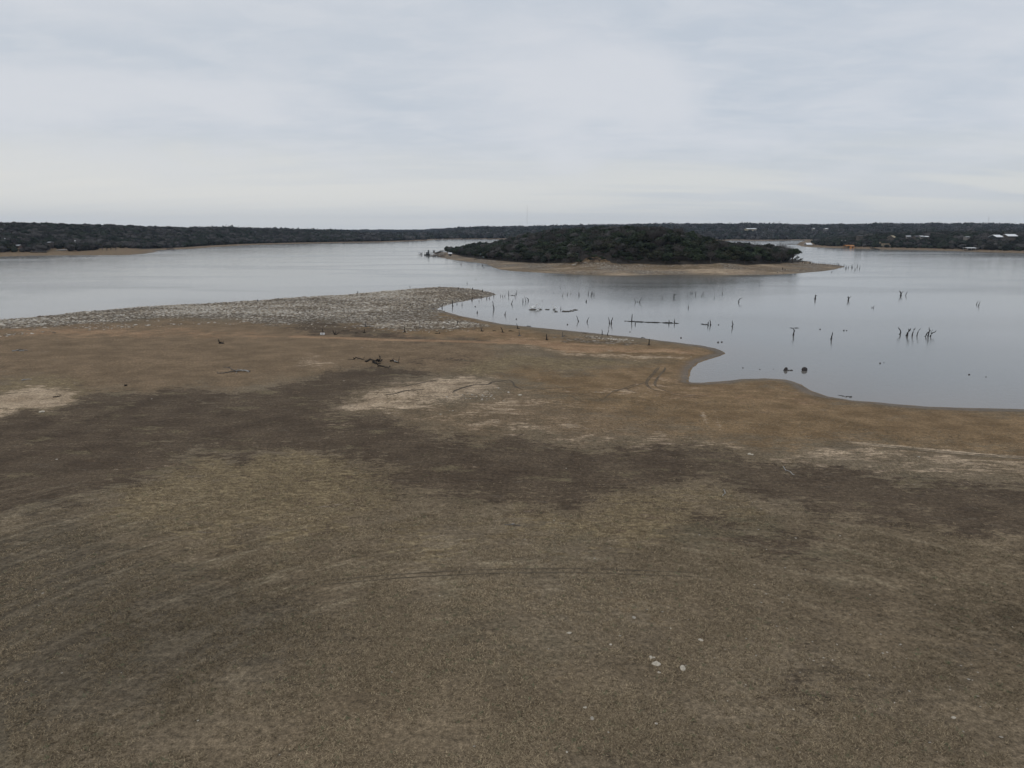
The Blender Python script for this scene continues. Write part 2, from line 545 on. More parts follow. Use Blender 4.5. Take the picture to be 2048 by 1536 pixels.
def _ico(sub):
    t = (1 + 5 ** 0.5) / 2
    v = [(-1, t, 0), (1, t, 0), (-1, -t, 0), (1, -t, 0), (0, -1, t), (0, 1, t), (0, -1, -t), (0, 1, -t), (t, 0, -1), (t, 0, 1), (-t, 0, -1), (-t, 0, 1)]
    f = [(0, 11, 5), (0, 5, 1), (0, 1, 7), (0, 7, 10), (0, 10, 11), (1, 5, 9), (5, 11, 4), (11, 10, 2), (10, 7, 6), (7, 1, 8),
         (3, 9, 4), (3, 4, 2), (3, 2, 6), (3, 6, 8), (3, 8, 9), (4, 9, 5), (2, 4, 11), (6, 2, 10), (8, 6, 7), (9, 8, 1)]
    v = [np.array(p) / np.linalg.norm(p) for p in v]
    for _ in range(sub):
        cache, nf = {}, []

        def midp(a, b):
            kk = (min(a, b), max(a, b))
            if kk not in cache:
                p = v[a] + v[b]
                v.append(p / np.linalg.norm(p))
                cache[kk] = len(v) - 1
            return cache[kk]
        for a, b, c in f:
            ab, bc, ca = midp(a, b), midp(b, c), midp(c, a)
            nf += [(a, ab, ca), (b, bc, ab), (c, ca, bc), (ab, bc, ca)]
        f = nf
    return np.array(v), f


ICO = [_ico(0), _ico(1), _ico(2)]


class MB:
    def __init__(self):
        self.v, self.f = [], []

    def add(self, vs, fs):
        n = len(self.v)
        self.v += [tuple(float(q) for q in p) for p in vs]
        self.f += [tuple(n + i for i in f) for f in fs]

    def tube(self, pts, rad, seg=6, jit=0.0, caps=True):
        pts = [np.array(p, float) for p in pts]
        if not hasattr(rad, '__len__'):
            rad = [rad] * len(pts)
        vs, fs = [], []
        for i, p in enumerate(pts):
            d = pts[min(i + 1, len(pts) - 1)] - pts[max(i - 1, 0)]
            d = d / (np.linalg.norm(d) + 1e-9)
            a = np.cross(d, (0, 0, 1.0)) if abs(d[2]) < 0.9 else np.cross(d, (1.0, 0, 0))
            a /= np.linalg.norm(a)
            b = np.cross(d, a)
            for k in range(seg):
                t = 2 * math.pi * k / seg
                r = rad[i] * (1 + jit * (random.random() - 0.5) * 2)
                vs.append(p + r * (math.cos(t) * a + math.sin(t) * b))
        for i in range(len(pts) - 1):
            for k in range(seg):
                k2 = (k + 1) % seg
                fs.append((i * seg + k, i * seg + k2, (i + 1) * seg + k2, (i + 1) * seg + k))
        if caps:
            fs.append(tuple(range(seg - 1, -1, -1)))
            fs.append(tuple((len(pts) - 1) * seg + k for k in range(seg)))
        self.add(vs, fs)
        return self

    def box(self, c, s, rz=0.0, bev=0.0):
        x, y, z = s[0] / 2, s[1] / 2, s[2] / 2
        cs, sn = math.cos(rz), math.sin(rz)
        vs = []
        for dz in (-z, z):
            for dx, dy in ((-x, -y), (x, -y), (x, y), (-x, y)):
                vs.append((c[0] + dx * cs - dy * sn, c[1] + dx * sn + dy * cs, c[2] + dz))
        self.add(vs, [(3, 2, 1, 0), (4, 5, 6, 7), (0, 1, 5, 4), (1, 2, 6, 5), (2, 3, 7, 6), (3, 0, 4, 7)])
        return self

    def beam(self, a, b, w, h):
        """box beam from a to b"""
        a, b = np.array(a, float), np.array(b, float)
        d = (b - a) / np.linalg.norm(b - a)
        s = np.cross(d, (0, 0, 1.0))
        if np.linalg.norm(s) < 1e-4:
            s = np.array((1.0, 0, 0))
        s /= np.linalg.norm(s)
        u = np.cross(s, d)
        vs = []
        for p in (a, b):
            for i, j in ((-1, -1), (1, -1), (1, 1), (-1, 1)):
                vs.append(p + s * i * w / 2 + u * j * h / 2)
        self.add(vs, [(0, 1, 2, 3), (7, 6, 5, 4), (0, 4, 5, 1), (1, 5, 6, 2), (2, 6, 7, 3), (3, 7, 4, 0)])
        return self

    def roof(self, c, L, Wd, h, t=0.15, over=0.4):
        """gable roof slabs, ridge along x"""
        L2, W2 = L / 2 + over, Wd / 2 + over
        x0, y0, z0 = c
        for sgn in (-1, 1):
            e = np.array([(x0 - L2, y0 + sgn * W2, z0), (x0 + L2, y0 + sgn * W2, z0), (x0 + L2, y0, z0 + h), (x0 - L2, y0, z0 + h)])
            up = e + np.array((0, 0, t))
            fs = [(0, 1, 2, 3), (7, 6, 5, 4), (0, 4, 5, 1), (1, 5, 6, 2), (2, 6, 7, 3), (3, 7, 4, 0)]
            self.add(list(e) + list(up), fs)
        return self

    def lump(self, c, s, sub=2, jit=0.18, seed=0, rz=0.0):
        V, Fc = ICO[sub]
        r = np.random.RandomState(seed)
        w = r.normal(size=(5, 3))
        ph = r.uniform(0, 6, 5)
        k = 1 + jit * sum(np.sin(V @ w[i] * 1.6 + ph[i]) for i in range(5)) / 2 + r.uniform(-jit, jit, len(V)) * 0.25
        P = V * k[:, None] * np.array(s)
        cs, sn = math.cos(rz), math.sin(rz)
        P = np.stack([P[:, 0] * cs - P[:, 1] * sn, P[:, 0] * sn + P[:, 1] * cs, P[:, 2]], 1) + np.array(c)
        self.add(P, Fc)
        return self

    def build(self, name, mat, parent=None, loc=None, smooth=False):
        me = bpy.data.meshes.new(name)
        me.from_pydata(self.v, [], self.f)
        if smooth:
            me.shade_smooth()
        me.materials.append(mat)
        o = bpy.data.objects.new(name, me)
        COL.objects.link(o)
        if parent is not None:
            o.parent = parent
        if loc is not None:
            o.location = tuple(float(q) for q in loc)
        return o


def mesh_np(name, V, Fq, mat, attrs=None, smooth=True):
    """fast mesh from arrays; Fq is (n,3) or (n,4)"""
    me = bpy.data.meshes.new(name)
    k = Fq.shape[1]
    me.vertices.add(len(V))
    me.vertices.foreach_set('co', V.astype(np.float32).ravel())
    me.loops.add(Fq.size)
    me.loops.foreach_set('vertex_index', Fq.astype(np.int32).ravel())
    me.polygons.add(len(Fq))
    me.polygons.foreach_set('loop_start', np.arange(0, Fq.size, k, dtype=np.int32))
    me.polygons.foreach_set('loop_total', np.full(len(Fq), k, np.int32))
    me.polygons.foreach_set('use_smooth', np.full(len(Fq), smooth))
    me.update(calc_edges=True)
    for nm, arr in (attrs or {}).items():
        if arr.ndim == 1:
            a = me.attributes.new(nm, 'FLOAT', 'POINT')
            a.data.foreach_set('value', arr.astype(np.float32))
        else:
            a = me.attributes.new(nm, 'FLOAT_COLOR', 'POINT')
            a.data.foreach_set('color', np.hstack([arr, np.ones((len(arr), 1))]).astype(np.float32).ravel())
    me.materials.append(mat)
    o = bpy.data.objects.new(name, me)
    COL.objects.link(o)
    return o


# ------------------------------------------------------------------ ground sheet
def polar(az_edges, radii):
    A, R = np.meshgrid(az_edges, radii)
    X, Y = R * np.sin(A), R * np.cos(A)
    n, m = A.shape
    i = np.arange(n * m).reshape(n, m)
    Fq = np.stack([i[:-1, :-1], i[:-1, 1:], i[1:, 1:], i[1:, :-1]], -1).reshape(-1, 4)
    return X.ravel(), Y.ravel(), Fq


def azimuths(fine, lim=44.0, coarse=3.0):
    a = np.concatenate([np.arange(-180, -lim - 6, coarse), np.linspace(-lim - 6, -lim, 12, endpoint=False),
                        np.arange(-lim, lim, fine), np.linspace(lim, lim + 6, 12, endpoint=False), np.arange(lim + 6, 180.01, coarse)])
    a[-1] = 180.0
    return np.radians(a)


radii = np.concatenate([[0.01, 2, 5, 9, 13, 17], np.exp(np.arange(math.log(20), math.log(9300), 0.0048))])
_az = azimuths(0.115)
gx, gy, gF = polar(_az, radii)
SH = shores(gx, gy)
gz = height(gx, gy, SH)
dn, di, do = SH


_ws = np.clip(np.hypot(gx, gy) / 90.0, 0.35, 2.5)
wpx = gx + _ws * (15.0 * fbm(gx * 0.12 / _ws, gy * 0.12 / _ws, 5, 101) + 3.0 * fbm(gx * 0.9, gy * 0.9, 3, 103))
wpy = gy + _ws * (15.0 * fbm(gx * 0.12 / _ws, gy * 0.12 / _ws, 5, 102) + 3.0 * fbm(gx * 0.9, gy * 0.9, 3, 104))


def reg(pts, soft, z=1.0, amp=0.0):
    P = poly_px(pts, z)
    soft = soft * 2.6
    lo, hi = P.min(0) - soft * 3, P.max(0) + soft * 3
    outm = np.zeros(len(gx))
    sel = (gx > lo[0]) & (gx < hi[0]) & (gy > lo[1]) & (gy < hi[1])
    outm[sel] = sstep(sdf(P, wpx[sel], wpy[sel]), -soft, soft)
    return outm


def path_mask(pts, w, soft, z=1.0):
    P = poly_px(pts, z)
    outm = np.zeros(len(gx))
    for (ax, ay), (bx, by) in zip(P[:-1], P[1:]):
        sel = (gx > min(ax, bx) - w * 4) & (gx < max(ax, bx) + w * 4) & (gy > min(ay, by) - w * 4) & (gy < max(ay, by) + w * 4)
        x, y = gx[sel], gy[sel]
        ex, ey = bx - ax, by - ay
        t = np.clip(((x - ax) * ex + (y - ay) * ey) / (ex * ex + ey * ey), 0, 1)
        dd = np.hypot(x - ax - ex * t, y - ay - ey * t)
        outm[sel] = np.maximum(outm[sel], sstep(-dd, -w - soft, -w + soft))
    return outm


near = dn > 0
m_sw = reg([(-300, 1010), (0, 1020), (300, 1010), (700, 1040), (1100, 1080), (2300, 1090), (2300, 1190), (1100, 1190), (700, 1270), (300, 1340), (0, 1500), (-300, 1600)], 4)
m_fd = np.maximum(reg([(-300, 1070), (0, 1080), (260, 1120), (560, 1210), (640, 1290), (420, 1380), (200, 1450), (0, 1560), (-300, 1700)], 5),
                  0.55 * reg([(1480, 1300), (1900, 1180), (2300, 1150), (2300, 1330), (1900, 1420), (1600, 1430)], 4))
m_fd = np.maximum(m_fd, 0.5 * reg([(900, 1540), (1150, 1480), (1500, 1480), (1500, 1700), (900, 1700)], 4))
isle = (di > 0) & ~near
outer = (do > 0) & ~near & ~isle
U = 1024 + F * gx / np.maximum(gy, 60)
m_dark = reg([(-300, 885), (0, 850), (62, 835), (137, 802), (240, 797), (342, 790), (478, 778), (581, 762), (700, 740), (770, 734), (850, 742),
    (860, 747), (790, 757), (740, 773), (690, 798), (655, 812), (670, 829), (752, 832), (855, 858), (957, 889), (1026, 891), (1077, 880), (1197, 885),
    (1350, 890), (1450, 905), (1553, 919), (1655, 936), (1792, 950), (2048, 960), (2400, 975), (2400, 1130), (2048, 1078), (1900, 1060),
    (1700, 1035), (1550, 1005), (1480, 985), (1440, 975), (1330, 965), (1250, 970), (1200, 992), (1110, 1016), (1000, 1008), (950, 995),
    (870, 1003), (790, 988), (755, 950), (700, 915), (640, 905), (560, 895), (430, 912), (380, 938), (300, 967), (210, 995), (140, 1028),
    (60, 1048), (0, 1070), (-300, 1130)], 2.4)
m_dark = np.maximum(m_dark, 0.85 * reg([(560, 640), (610, 632), (700, 650), (790, 660), (900, 672), (1000, 678), (1000, 684), (860, 681), (700, 677), (600, 670), (540, 655)], 4))
m_dark = np.maximum(m_dark, 0.62 * reg([(1330, 1012), (1420, 1010), (1480, 1040), (1600, 1060), (1640, 1110), (1530, 1125), (1480, 1090), (1400, 1060)], 2))
m_dark = np.maximum(m_dark, 0.52 * reg([(820, 718), (900, 712), (960, 722), (900, 735), (840, 740)], 4))
m_dark = np.maximum(m_dark, 0.50 * reg([(1480, 1330), (1640, 1290), (1760, 1340), (1700, 1400), (1560, 1410)], 2))
m_dark = np.maximum(m_dark, 0.50 * reg([(610, 1060), (660, 1025), (700, 1030), (650, 1075)], 1.2))
m_straw = reg([(210, 992), (300, 965), (430, 912), (560, 895), (700, 915), (755, 950), (770, 1005), (700, 1065), (500, 1085), (300, 1065), (180, 1050)], 2.5)
m_straw = np.maximum(m_straw, 0.85 * reg([(1190, 990), (1250, 968), (1440, 974), (1550, 1006), (1450, 1050), (1250, 1080), (1080, 1060), (1100, 1020)], 2.5))
m_straw = np.maximum(m_straw, reg([(890, 738), (1000, 718), (1200, 708), (1300, 712), (1180, 728), (1050, 741), (940, 749)], 3))
m_straw = np.maximum(m_straw, 0.8 * reg([(-200, 770), (0, 772), (120, 778), (180, 800), (60, 835), (0, 852), (-200, 880)], 2.5))
m_straw = np.maximum(m_straw, 0.42 * reg([(0, 1100), (300, 1060), (760, 1010), (1060, 1040), (1100, 1130), (700, 1220), (300, 1250), (0, 1280)], 6))
m_straw = np.maximum(m_straw, 0.5 * reg([(480, 770), (600, 756), (740, 735), (600, 745), (420, 775), (200, 795)], 2.0))
m_sand = 0.78 * reg([(672, 816), (700, 802), (740, 777), (790, 760), (860, 751), (900, 749), (960, 754), (1030, 758), (1054, 778), (1000, 786), (900, 803), (820, 812), (740, 826), (700, 829)], 2.2)
m_sand = np.maximum(m_sand, 0.8 * reg([(-200, 800), (0, 797), (60, 792), (122, 796), (90, 822), (30, 838), (0, 850), (-200, 880)], 1.5))
m_sand = np.maximum(m_sand, 0.60 * reg([(1080, 690), (1200, 694), (1300, 698), (1380, 706), (1300, 711), (1180, 702), (1060, 697)], 2))
m_sand = np.maximum(m_sand, 0.56 * reg([(1000, 852), (1100, 846), (1250, 862), (1400, 880), (1500, 888), (1700, 884), (1850, 888), (2048, 908), (2200, 915), (2200, 962), (2048, 955), (1792, 948), (1553, 917), (1350, 888), (1077, 876)], 1.6))
m_sand = np.maximum(m_sand, 0.50 * reg([(700, 832), (900, 808), (1060, 785), (1200, 790), (1150, 850), (1000, 870), (860, 852)], 4))
m_sand = np.maximum(m_sand, 0.44 * reg([(1120, 760), (1250, 750), (1360, 735), (1370, 770), (1300, 790), (1150, 790)], 4))
m_sand = np.maximum(m_sand, 0.48 * reg([(540, 728), (600, 712), (690, 718), (700, 734), (580, 738)], 3))
m_sand = np.maximum(m_sand, 0.75 * path_mask([(1700, 882), (1800, 891), (1900, 901), (2000, 909), (2200, 925)], 0.55, 0.3))
m_sand = np.maximum(m_sand, 0.40 * path_mask([(1404, 806), (1410, 835), (1418, 862), (1428, 885)], 0.35, 0.35))
m_sand = np.maximum(m_sand, 0.36 * path_mask([(1428, 812), (1436, 845), (1446, 870)], 0.35, 0.35))
m_clay = reg([(1000, 679), (1120, 679), (1290, 690), (1370, 698), (1425, 702), (1300, 697), (1200, 693), (1060, 690)], 1.8)
m_clay = np.maximum(m_clay, 0.50 * reg([(700, 655), (900, 655), (1000, 652), (1120, 664), (1280, 682), (1400, 696), (1440, 706), (1330, 704), (1180, 698), (1000, 684), (800, 672)], 5))
m_clay = np.maximum(m_clay, 0.44 * reg([(1150, 760), (1300, 720), (1440, 708), (1378, 745), (1400, 768), (1560, 765), (1640, 800), (1450, 800), (1250, 790)], 5))
m_clay = np.maximum(m_clay, path_mask([(590, 675), (680, 677.5), (760, 679.5), (900, 682), (1000, 685), (1100, 688), (1200, 689)], 1.6, 0.8))
m_clay = np.maximum(m_clay, 0.62 * reg([(-100, 672), (0, 668), (100, 660), (300, 658), (460, 662), (570, 672), (480, 679), (300, 676), (100, 684), (-100, 690)], 4))
m_grav = reg([(-300, 640), (0, 615), (400, 590), (870, 555), (1010, 575), (1005, 594), (905, 610), (875, 619), (880, 630), (960, 641), (1000, 650), (920, 654), (850, 656), (760, 656), (700, 646),
    (620, 641), (520, 650), (430, 636), (330, 636), (250, 645), (130, 652), (0, 664), (-300, 680)], 4.5)
m_grav = np.maximum(m_grav, 0.75 * reg([(1140, 664), (1200, 668), (1280, 677), (1260, 682), (1180, 676)], 1.5))
m_mid = reg([(-400, 660), (0, 650), (520, 640), (1000, 690), (1100, 720), (900, 742), (740, 735), (560, 758), (340, 786), (160, 792), (0, 772), (-400, 790)], 6)
m_mid = np.maximum(m_mid, 0.7 * reg([(720, 830), (900, 800), (1080, 780), (1300, 780), (1500, 860), (1340, 888), (1077, 878), (960, 888)], 5))
m_olive = reg([(880, 615), (1060, 650), (1430, 695), (1460, 708), (1390, 730), (1376, 750), (1420, 755), (1550, 745), (1620, 770), (1700, 795), (2048, 810), (2500, 825), (2500, 910), (2048, 900), (1850, 886),
    (1700, 880), (1500, 884), (1400, 870), (1250, 820), (1120, 770), (1060, 750), (1300, 712), (1200, 700), (900, 675), (640, 662), (700, 645)], 5)
m_wet = np.clip(1 - np.maximum(dn + 2.0 * fbm(gx * .12, gy * .12, 3, 15), 0) / 4.2, 0, 1) * near + np.clip(1 - di / 3.0, 0, 1) * isle + np.clip(1 - do / 4.0, 0, 1) * outer
m_for = np.zeros(len(gx))

# island: beach, then brush and trees
fn = fbm(gx * 0.05, gy * 0.05, 3, 77)
FEDGE = np.array([at(_a, _b)[:2] for _a, _b in [(886, 504), (905, 508), (925, 513), (950, 516.5), (975, 519), (1000, 521.5), (1030, 524.5), (1060, 526), (1100, 526.5), (1140, 527.5), (1158, 524),
    (1168, 518), (1180, 514), (1203, 514), (1212, 518), (1225, 526), (1290, 528), (1350, 529.5), (1420, 530.5), (1500, 530.5), (1560, 528), (1596, 525)]])
WOOD = np.vstack([FEDGE, [(262, 610), (256, 670), (230, 745), (165, 812), (60, 842), (-30, 832), (-70, 805)]])
m_for = np.where(isle, sstep(sdf(WOOD, gx, gy) + 3 * fn, -4, 4), 0)
m_sand = np.where(isle, (0.50 + 1.0 * fbm(gx * 0.03, gy * 0.10, 3, 55)) * sstep(-di, -62, -48), m_sand)
m_mid = np.where(isle, 0.7 + fn, m_mid)
m_clay = np.where(isle, 0.08 + 0.35 * sstep(di, 46, 56) + 0.8 * fbm(gx * 0.08 + 9, gy * 0.2, 2, 56), m_clay)
up_ = isle & (di > 50)
m_olive = np.where(up_, 0.9, m_olive)
m_dark = np.where(isle, 0.42 * up_, m_dark)
m_sand = np.where(up_, 0.0, m_sand)
# far shores
beachw = np.interp(U, [0, 240, 330, 500, 900, 1640, 2048], [4, 5, 14, 22, 26, 26, 24])
m_sand = np.where(outer, np.where(do < beachw, 0.26, 0.0), m_sand)
park = sstep(-U, -330, -250) * sstep(-do, -130, -90)
m_for = np.where(outer, sstep(do, beachw, beachw + 14) * (1 - park), m_for)
m_mid = np.where(outer, 0.75, m_mid)
m_olive = np.where(outer, 0.25 * park, m_olive)
m_straw = np.where(outer, park * 0.3, m_straw)
for a in (m_dark, m_clay, m_grav):
    pass
m_dark = m_dark * (near | isle)
m_grav = m_grav * near + isle * (0.50 + fn) * (m_for < 0.5) * sstep(-di, -56, -46) + outer * (do < beachw) * 0.42
m_clay = np.where(outer, 0, m_clay)

ground = mesh_np("ground", np.stack([gx, gy, gz], 1), gF, mat_ground(), {
    'ma': np.stack([m_dark, m_straw, np.clip(m_sand, 0, 1)], 1), 'mb': np.stack([np.clip(m_clay, 0, 1), np.clip(m_grav, 0, 1), m_mid], 1),
    'mc': np.stack([m_olive, m_for, m_wet], 1), 'md': np.stack([m_sw, m_fd, m_fd], 1)})
tag(ground, kind='structure')

# ------------------------------------------------------------------ water sheet
wx, wy, wF = polar(azimuths(0.3), np.concatenate([[0.01, 10, 30, 60], np.exp(np.arange(math.log(75), math.log(9200), 0.011))]))
wdn, wdi, wdo = shores(wx, wy)
dmax = np.maximum(np.maximum(wdn, wdi), wdo)
shallow = np.clip(1 + wdn / 26.0, 0, 1) ** 1.5
ucol = 1024 + F * wx / np.maximum(wy, 60)
lee = sstep(wx, -30, 20) * sstep(-wy, -330, -200) * 0.62 * (1 - 0.55 * sstep(wx, 35, 80))          # sheltered side, behind the bar
water = mesh_np("water", np.stack([wx, wy, np.zeros(len(wx))], 1), wF, mat_water(), {'shallow': shallow, 'calm': np.clip(lee, 0, 1)})
tag(water, kind='structure')

# ------------------------------------------------------------------ tyre tracks
def ribbon(name, pts, w, mat, z=0.025, zb=1.0, n=8):
    P = poly_px(pts, zb)
    # Catmull-Rom refinement
    Q = []
    for i in range(len(P) - 1):
        p0, p1, p2, p3 = P[max(i - 1, 0)], P[i], P[i + 1], P[min(i + 2, len(P) - 1)]
        for k in range(n):
            t = k / n
            Q.append(0.5 * ((2 * p1) + (-p0 + p2) * t + (2 * p0 - 5 * p1 + 4 * p2 - p3) * t * t + (-p0 + 3 * p1 - 3 * p2 + p3) * t ** 3))
    Q.append(P[-1])
    Q = np.array(Q)
    T = np.gradient(Q, axis=0)
    T /= np.linalg.norm(T, axis=1)[:, None] + 1e-9
    N = np.stack([-T[:, 1], T[:, 0]], 1)
    s = np.linspace(0, 1, len(Q))
    ww = w * 0.5 * np.minimum(1, 8 * np.minimum(s, 1 - s) + 0.15) * (1 + 0.5 * fbm(Q[:, 0] * 2, Q[:, 1] * 2, 2, 9))
    A, B = Q + N * ww[:, None], Q - N * ww[:, None]
    m = MB()
    vs = [(a[0], a[1], H(*a) + z) for a in A] + [(b[0], b[1], H(*b) + z) for b in B]
    k = len(Q)
    m.add(vs, [(i, i + 1, k + i + 1, k + i) for i in range(k - 1)])
    o = m.build(name, mat)
    return tag(o, kind='structure')


track_mat = mat_simple("pressed_soil", (0.125, 0.092, 0.058), 0.9, 0.35, 1.5)
pale_track = mat_simple("pale_pressed_soil", (0.23, 0.185, 0.13), 0.9, 0.3, 1.2)
TR = [[(1318, 724), (1311, 733), (1303, 742), (1296, 750), (1292, 758), (1293, 764), (1299, 770), (1312, 776), (1332, 782)],
      [(1321, 725), (1314, 734), (1306, 743), (1298.5, 752), (1295, 759), (1297, 765), (1303, 771)],
      [(1331, 725), (1328, 732), (1321, 740), (1313, 750), (1309, 758), (1310, 764), (1317, 769), (1332, 776), (1346, 781)],
      [(1333, 727), (1328, 735), (1320, 743), (1315, 751), (1311.5, 759), (1313, 765)],
      [(1291, 758), (1280, 763), (1268, 768), (1255, 773), (1238, 776), (1228, 779), (1222, 783)],
      [(1274, 762), (1262, 767), (1250, 772), (1240, 776), (1230, 781)],
      [(1252, 774), (1262, 778), (1274, 781)], [(1222, 783), (1216, 788), (1208, 795)]]
for p in TR:
    ribbon("tyre_track", p, 0.21, track_mat)
for p in ([(1150, 773), (1100, 776), (1060, 782)], [(1206, 797), (1190, 792), (1150, 786), (1090, 784)], [(1346, 781), (1380, 786), (1420, 788)], [(1332, 782), (1370, 789), (1400, 792)],
          [(1140, 790), (1160, 800), (1180, 806)]):
    ribbon("tyre_track", p, 0.16, track_mat)
turf_rut = mat_simple("turf_rut", (0.125, 0.099, 0.068), 0.95, 0.3, 2.0)
for dy in (0, 8):
    ribbon("tyre_track", [(640, 1168 + dy), (760, 1157 + dy), (880, 1148 + dy), (1000, 1143 + dy), (1200, 1143 + dy), (1420, 1152 + dy)], 0.10, turf_rut)
for off in (0, 3.2):
    ribbon("tyre_track", [(1720, 884 + off), (1800, 892 + off), (1880, 900 + off), (1960, 907 + off), (2060, 914 + off), (2180, 921 + off)], 0.22, pale_track)
crack_mat = mat_simple("soil_crack", (0.10, 0.078, 0.055), 0.95, 0.3, 2.0)
for p, w in (([(905, 787), (912, 782), (925, 777), (938, 773), (950, 770), (975, 769), (985, 764), (1000, 762), (1018, 759)], .45),
             ([(770, 793), (790, 790), (806, 785), (820, 783), (836, 782), (850, 781)], .4),
             ([(800, 777), (822, 772), (842, 768), (858, 764), (878, 761)], .35),
             ([(1018, 759), (1026, 764), (1030, 772), (1046, 779)], .3)):
    ribbon("soil_crack", p, w, crack_mat)

# ------------------------------------------------------------------ dead wood
wood_dark = mat_simple("waterlogged_wood", (0.026, 0.022, 0.020), 0.85, 0.4, 4.0, rnd=0.25)
wood_grey = mat_simple("weathered_wood", (0.115, 0.105, 0.095), 0.9, 0.5, 5.0, rnd=0.2)
wood_pale = mat_simple("bleached_wood", (0.33, 0.32, 0.30), 0.9, 0.4, 4.0, rnd=0.15)
mud_mat = mat_simple("dark_mud", (0.085, 0.064, 0.050), 0.9, 0.35, 3.0)


def limb_pts(st, k, rng, depth=0.35):
    """stroke offsets in photo pixels -> 3-D points (metres) with some depth of their own"""
    P = []
    y = 0.0
    for i, (dx, dz) in enumerate(st):
        if i:
            y += rng.uniform(-depth, depth) * k * 3
        P.append(np.array([dx * k, y, dz * k]))
    Q = [P[0]]
    for a, b in zip(P[:-1], P[1:]):
        L = np.linalg.norm(b - a)
        mid = (a + b) / 2 + rng.normal(size=3) * L * 0.045
        Q += [mid, b]
    return Q


def stump(px, py, strokes, label, r=0.8, name="dead_stump", cat="stump", group=None, mat=None, ring=False, twig=0, under=1.2):
    """upright dead trunk; the first stroke is the trunk, the others are its limbs"""
    base = at(px, py)
    k = base[1] / F * 1.02
    rng = np.random.RandomState(int(px * 13 + py * 7) % 99991)
    mat = mat or wood_dark
    R = max(r * k * 1.35, 0.11)
    inwater = base[2] < 0.03
    multi = len(strokes) > 1
    root = empty(name, base, 0, label, cat, group) if (multi or ring) else None
    m = MB()
    P = limb_pts(strokes[0], k, rng)
    lead = P[0] + np.array([0, 0, -(under if inwater else 0.35)])
    pts = [lead] + P
    n = len(pts)
    rad = [R * 1.35, R * 1.3] + [R * (1.05 - 0.55 * i / max(n - 2, 1)) for i in range(1, n - 1)]
    m.tube(pts, rad, 8, 0.16)
    # broken top splinter
    top, rt = pts[-1], rad[-1]
    m.tube([top, top + np.array([rt * .5, rt * .2, rt * 2.2])], [rt * 0.7, rt * 0.12], 5)
    for i in range(twig):
        a = pts[rng.randint(2, n)]
        dvec = np.array([rng.uniform(-1, 1), rng.uniform(-1, 1), rng.uniform(0.1, 1)])
        m.tube([a, a + dvec * k * 2.2], [R * 0.35, R * 0.12], 5)
    if root is None:
        o = m.build(name, mat, loc=base)
        return tag(o, label, cat, group)
    m.build("trunk", mat, root)
    for st in strokes[1:]:
        b = MB()
        rr = R * 0.62
        # start on the trunk at the height of the stroke
        zt = st[0][1] * k
        j = int(np.argmin([abs(p[2] - zt) + abs(p[0] - st[0][0] * k) for p in P]))
        Pb = limb_pts(st, k, rng)
        sh = P[j] - Pb[0]
        Pb = [p + sh * (1 - i / max(len(Pb) - 1, 1)) for i, p in enumerate(Pb)]
        yoff = P[j][1]
        Pb = [Pb[0]] + [p + np.array([0, yoff, 0]) for p in Pb[1:]]
        nb = len(Pb)
        b.tube(Pb, [rr * (1 - 0.6 * i / (nb - 1)) for i in range(nb)], 7, 0.15)
        b.build("branch", mat, root)
    if ring:
        b = MB()
        b.lump((0.1, 0, 0.02), (2.8 * k, 1.8 * k, 0.14), 2, 0.35, int(px))
        for i in range(5):
            t = rng.uniform(0, 6.28)
            b.tube([(0, 0, 0.12), (math.cos(t) * 2.6 * k, math.sin(t) * 2.2 * k, 0.06)], [R * 0.6, R * 0.2], 5)
        b.build("root_plate", wood_dark if mat is wood_dark else mat, root)
    return root


GW = "dead trunks standing in the lake"
GS = "small snags far out in the lake"
GL = "dead stumps on the drained shore"
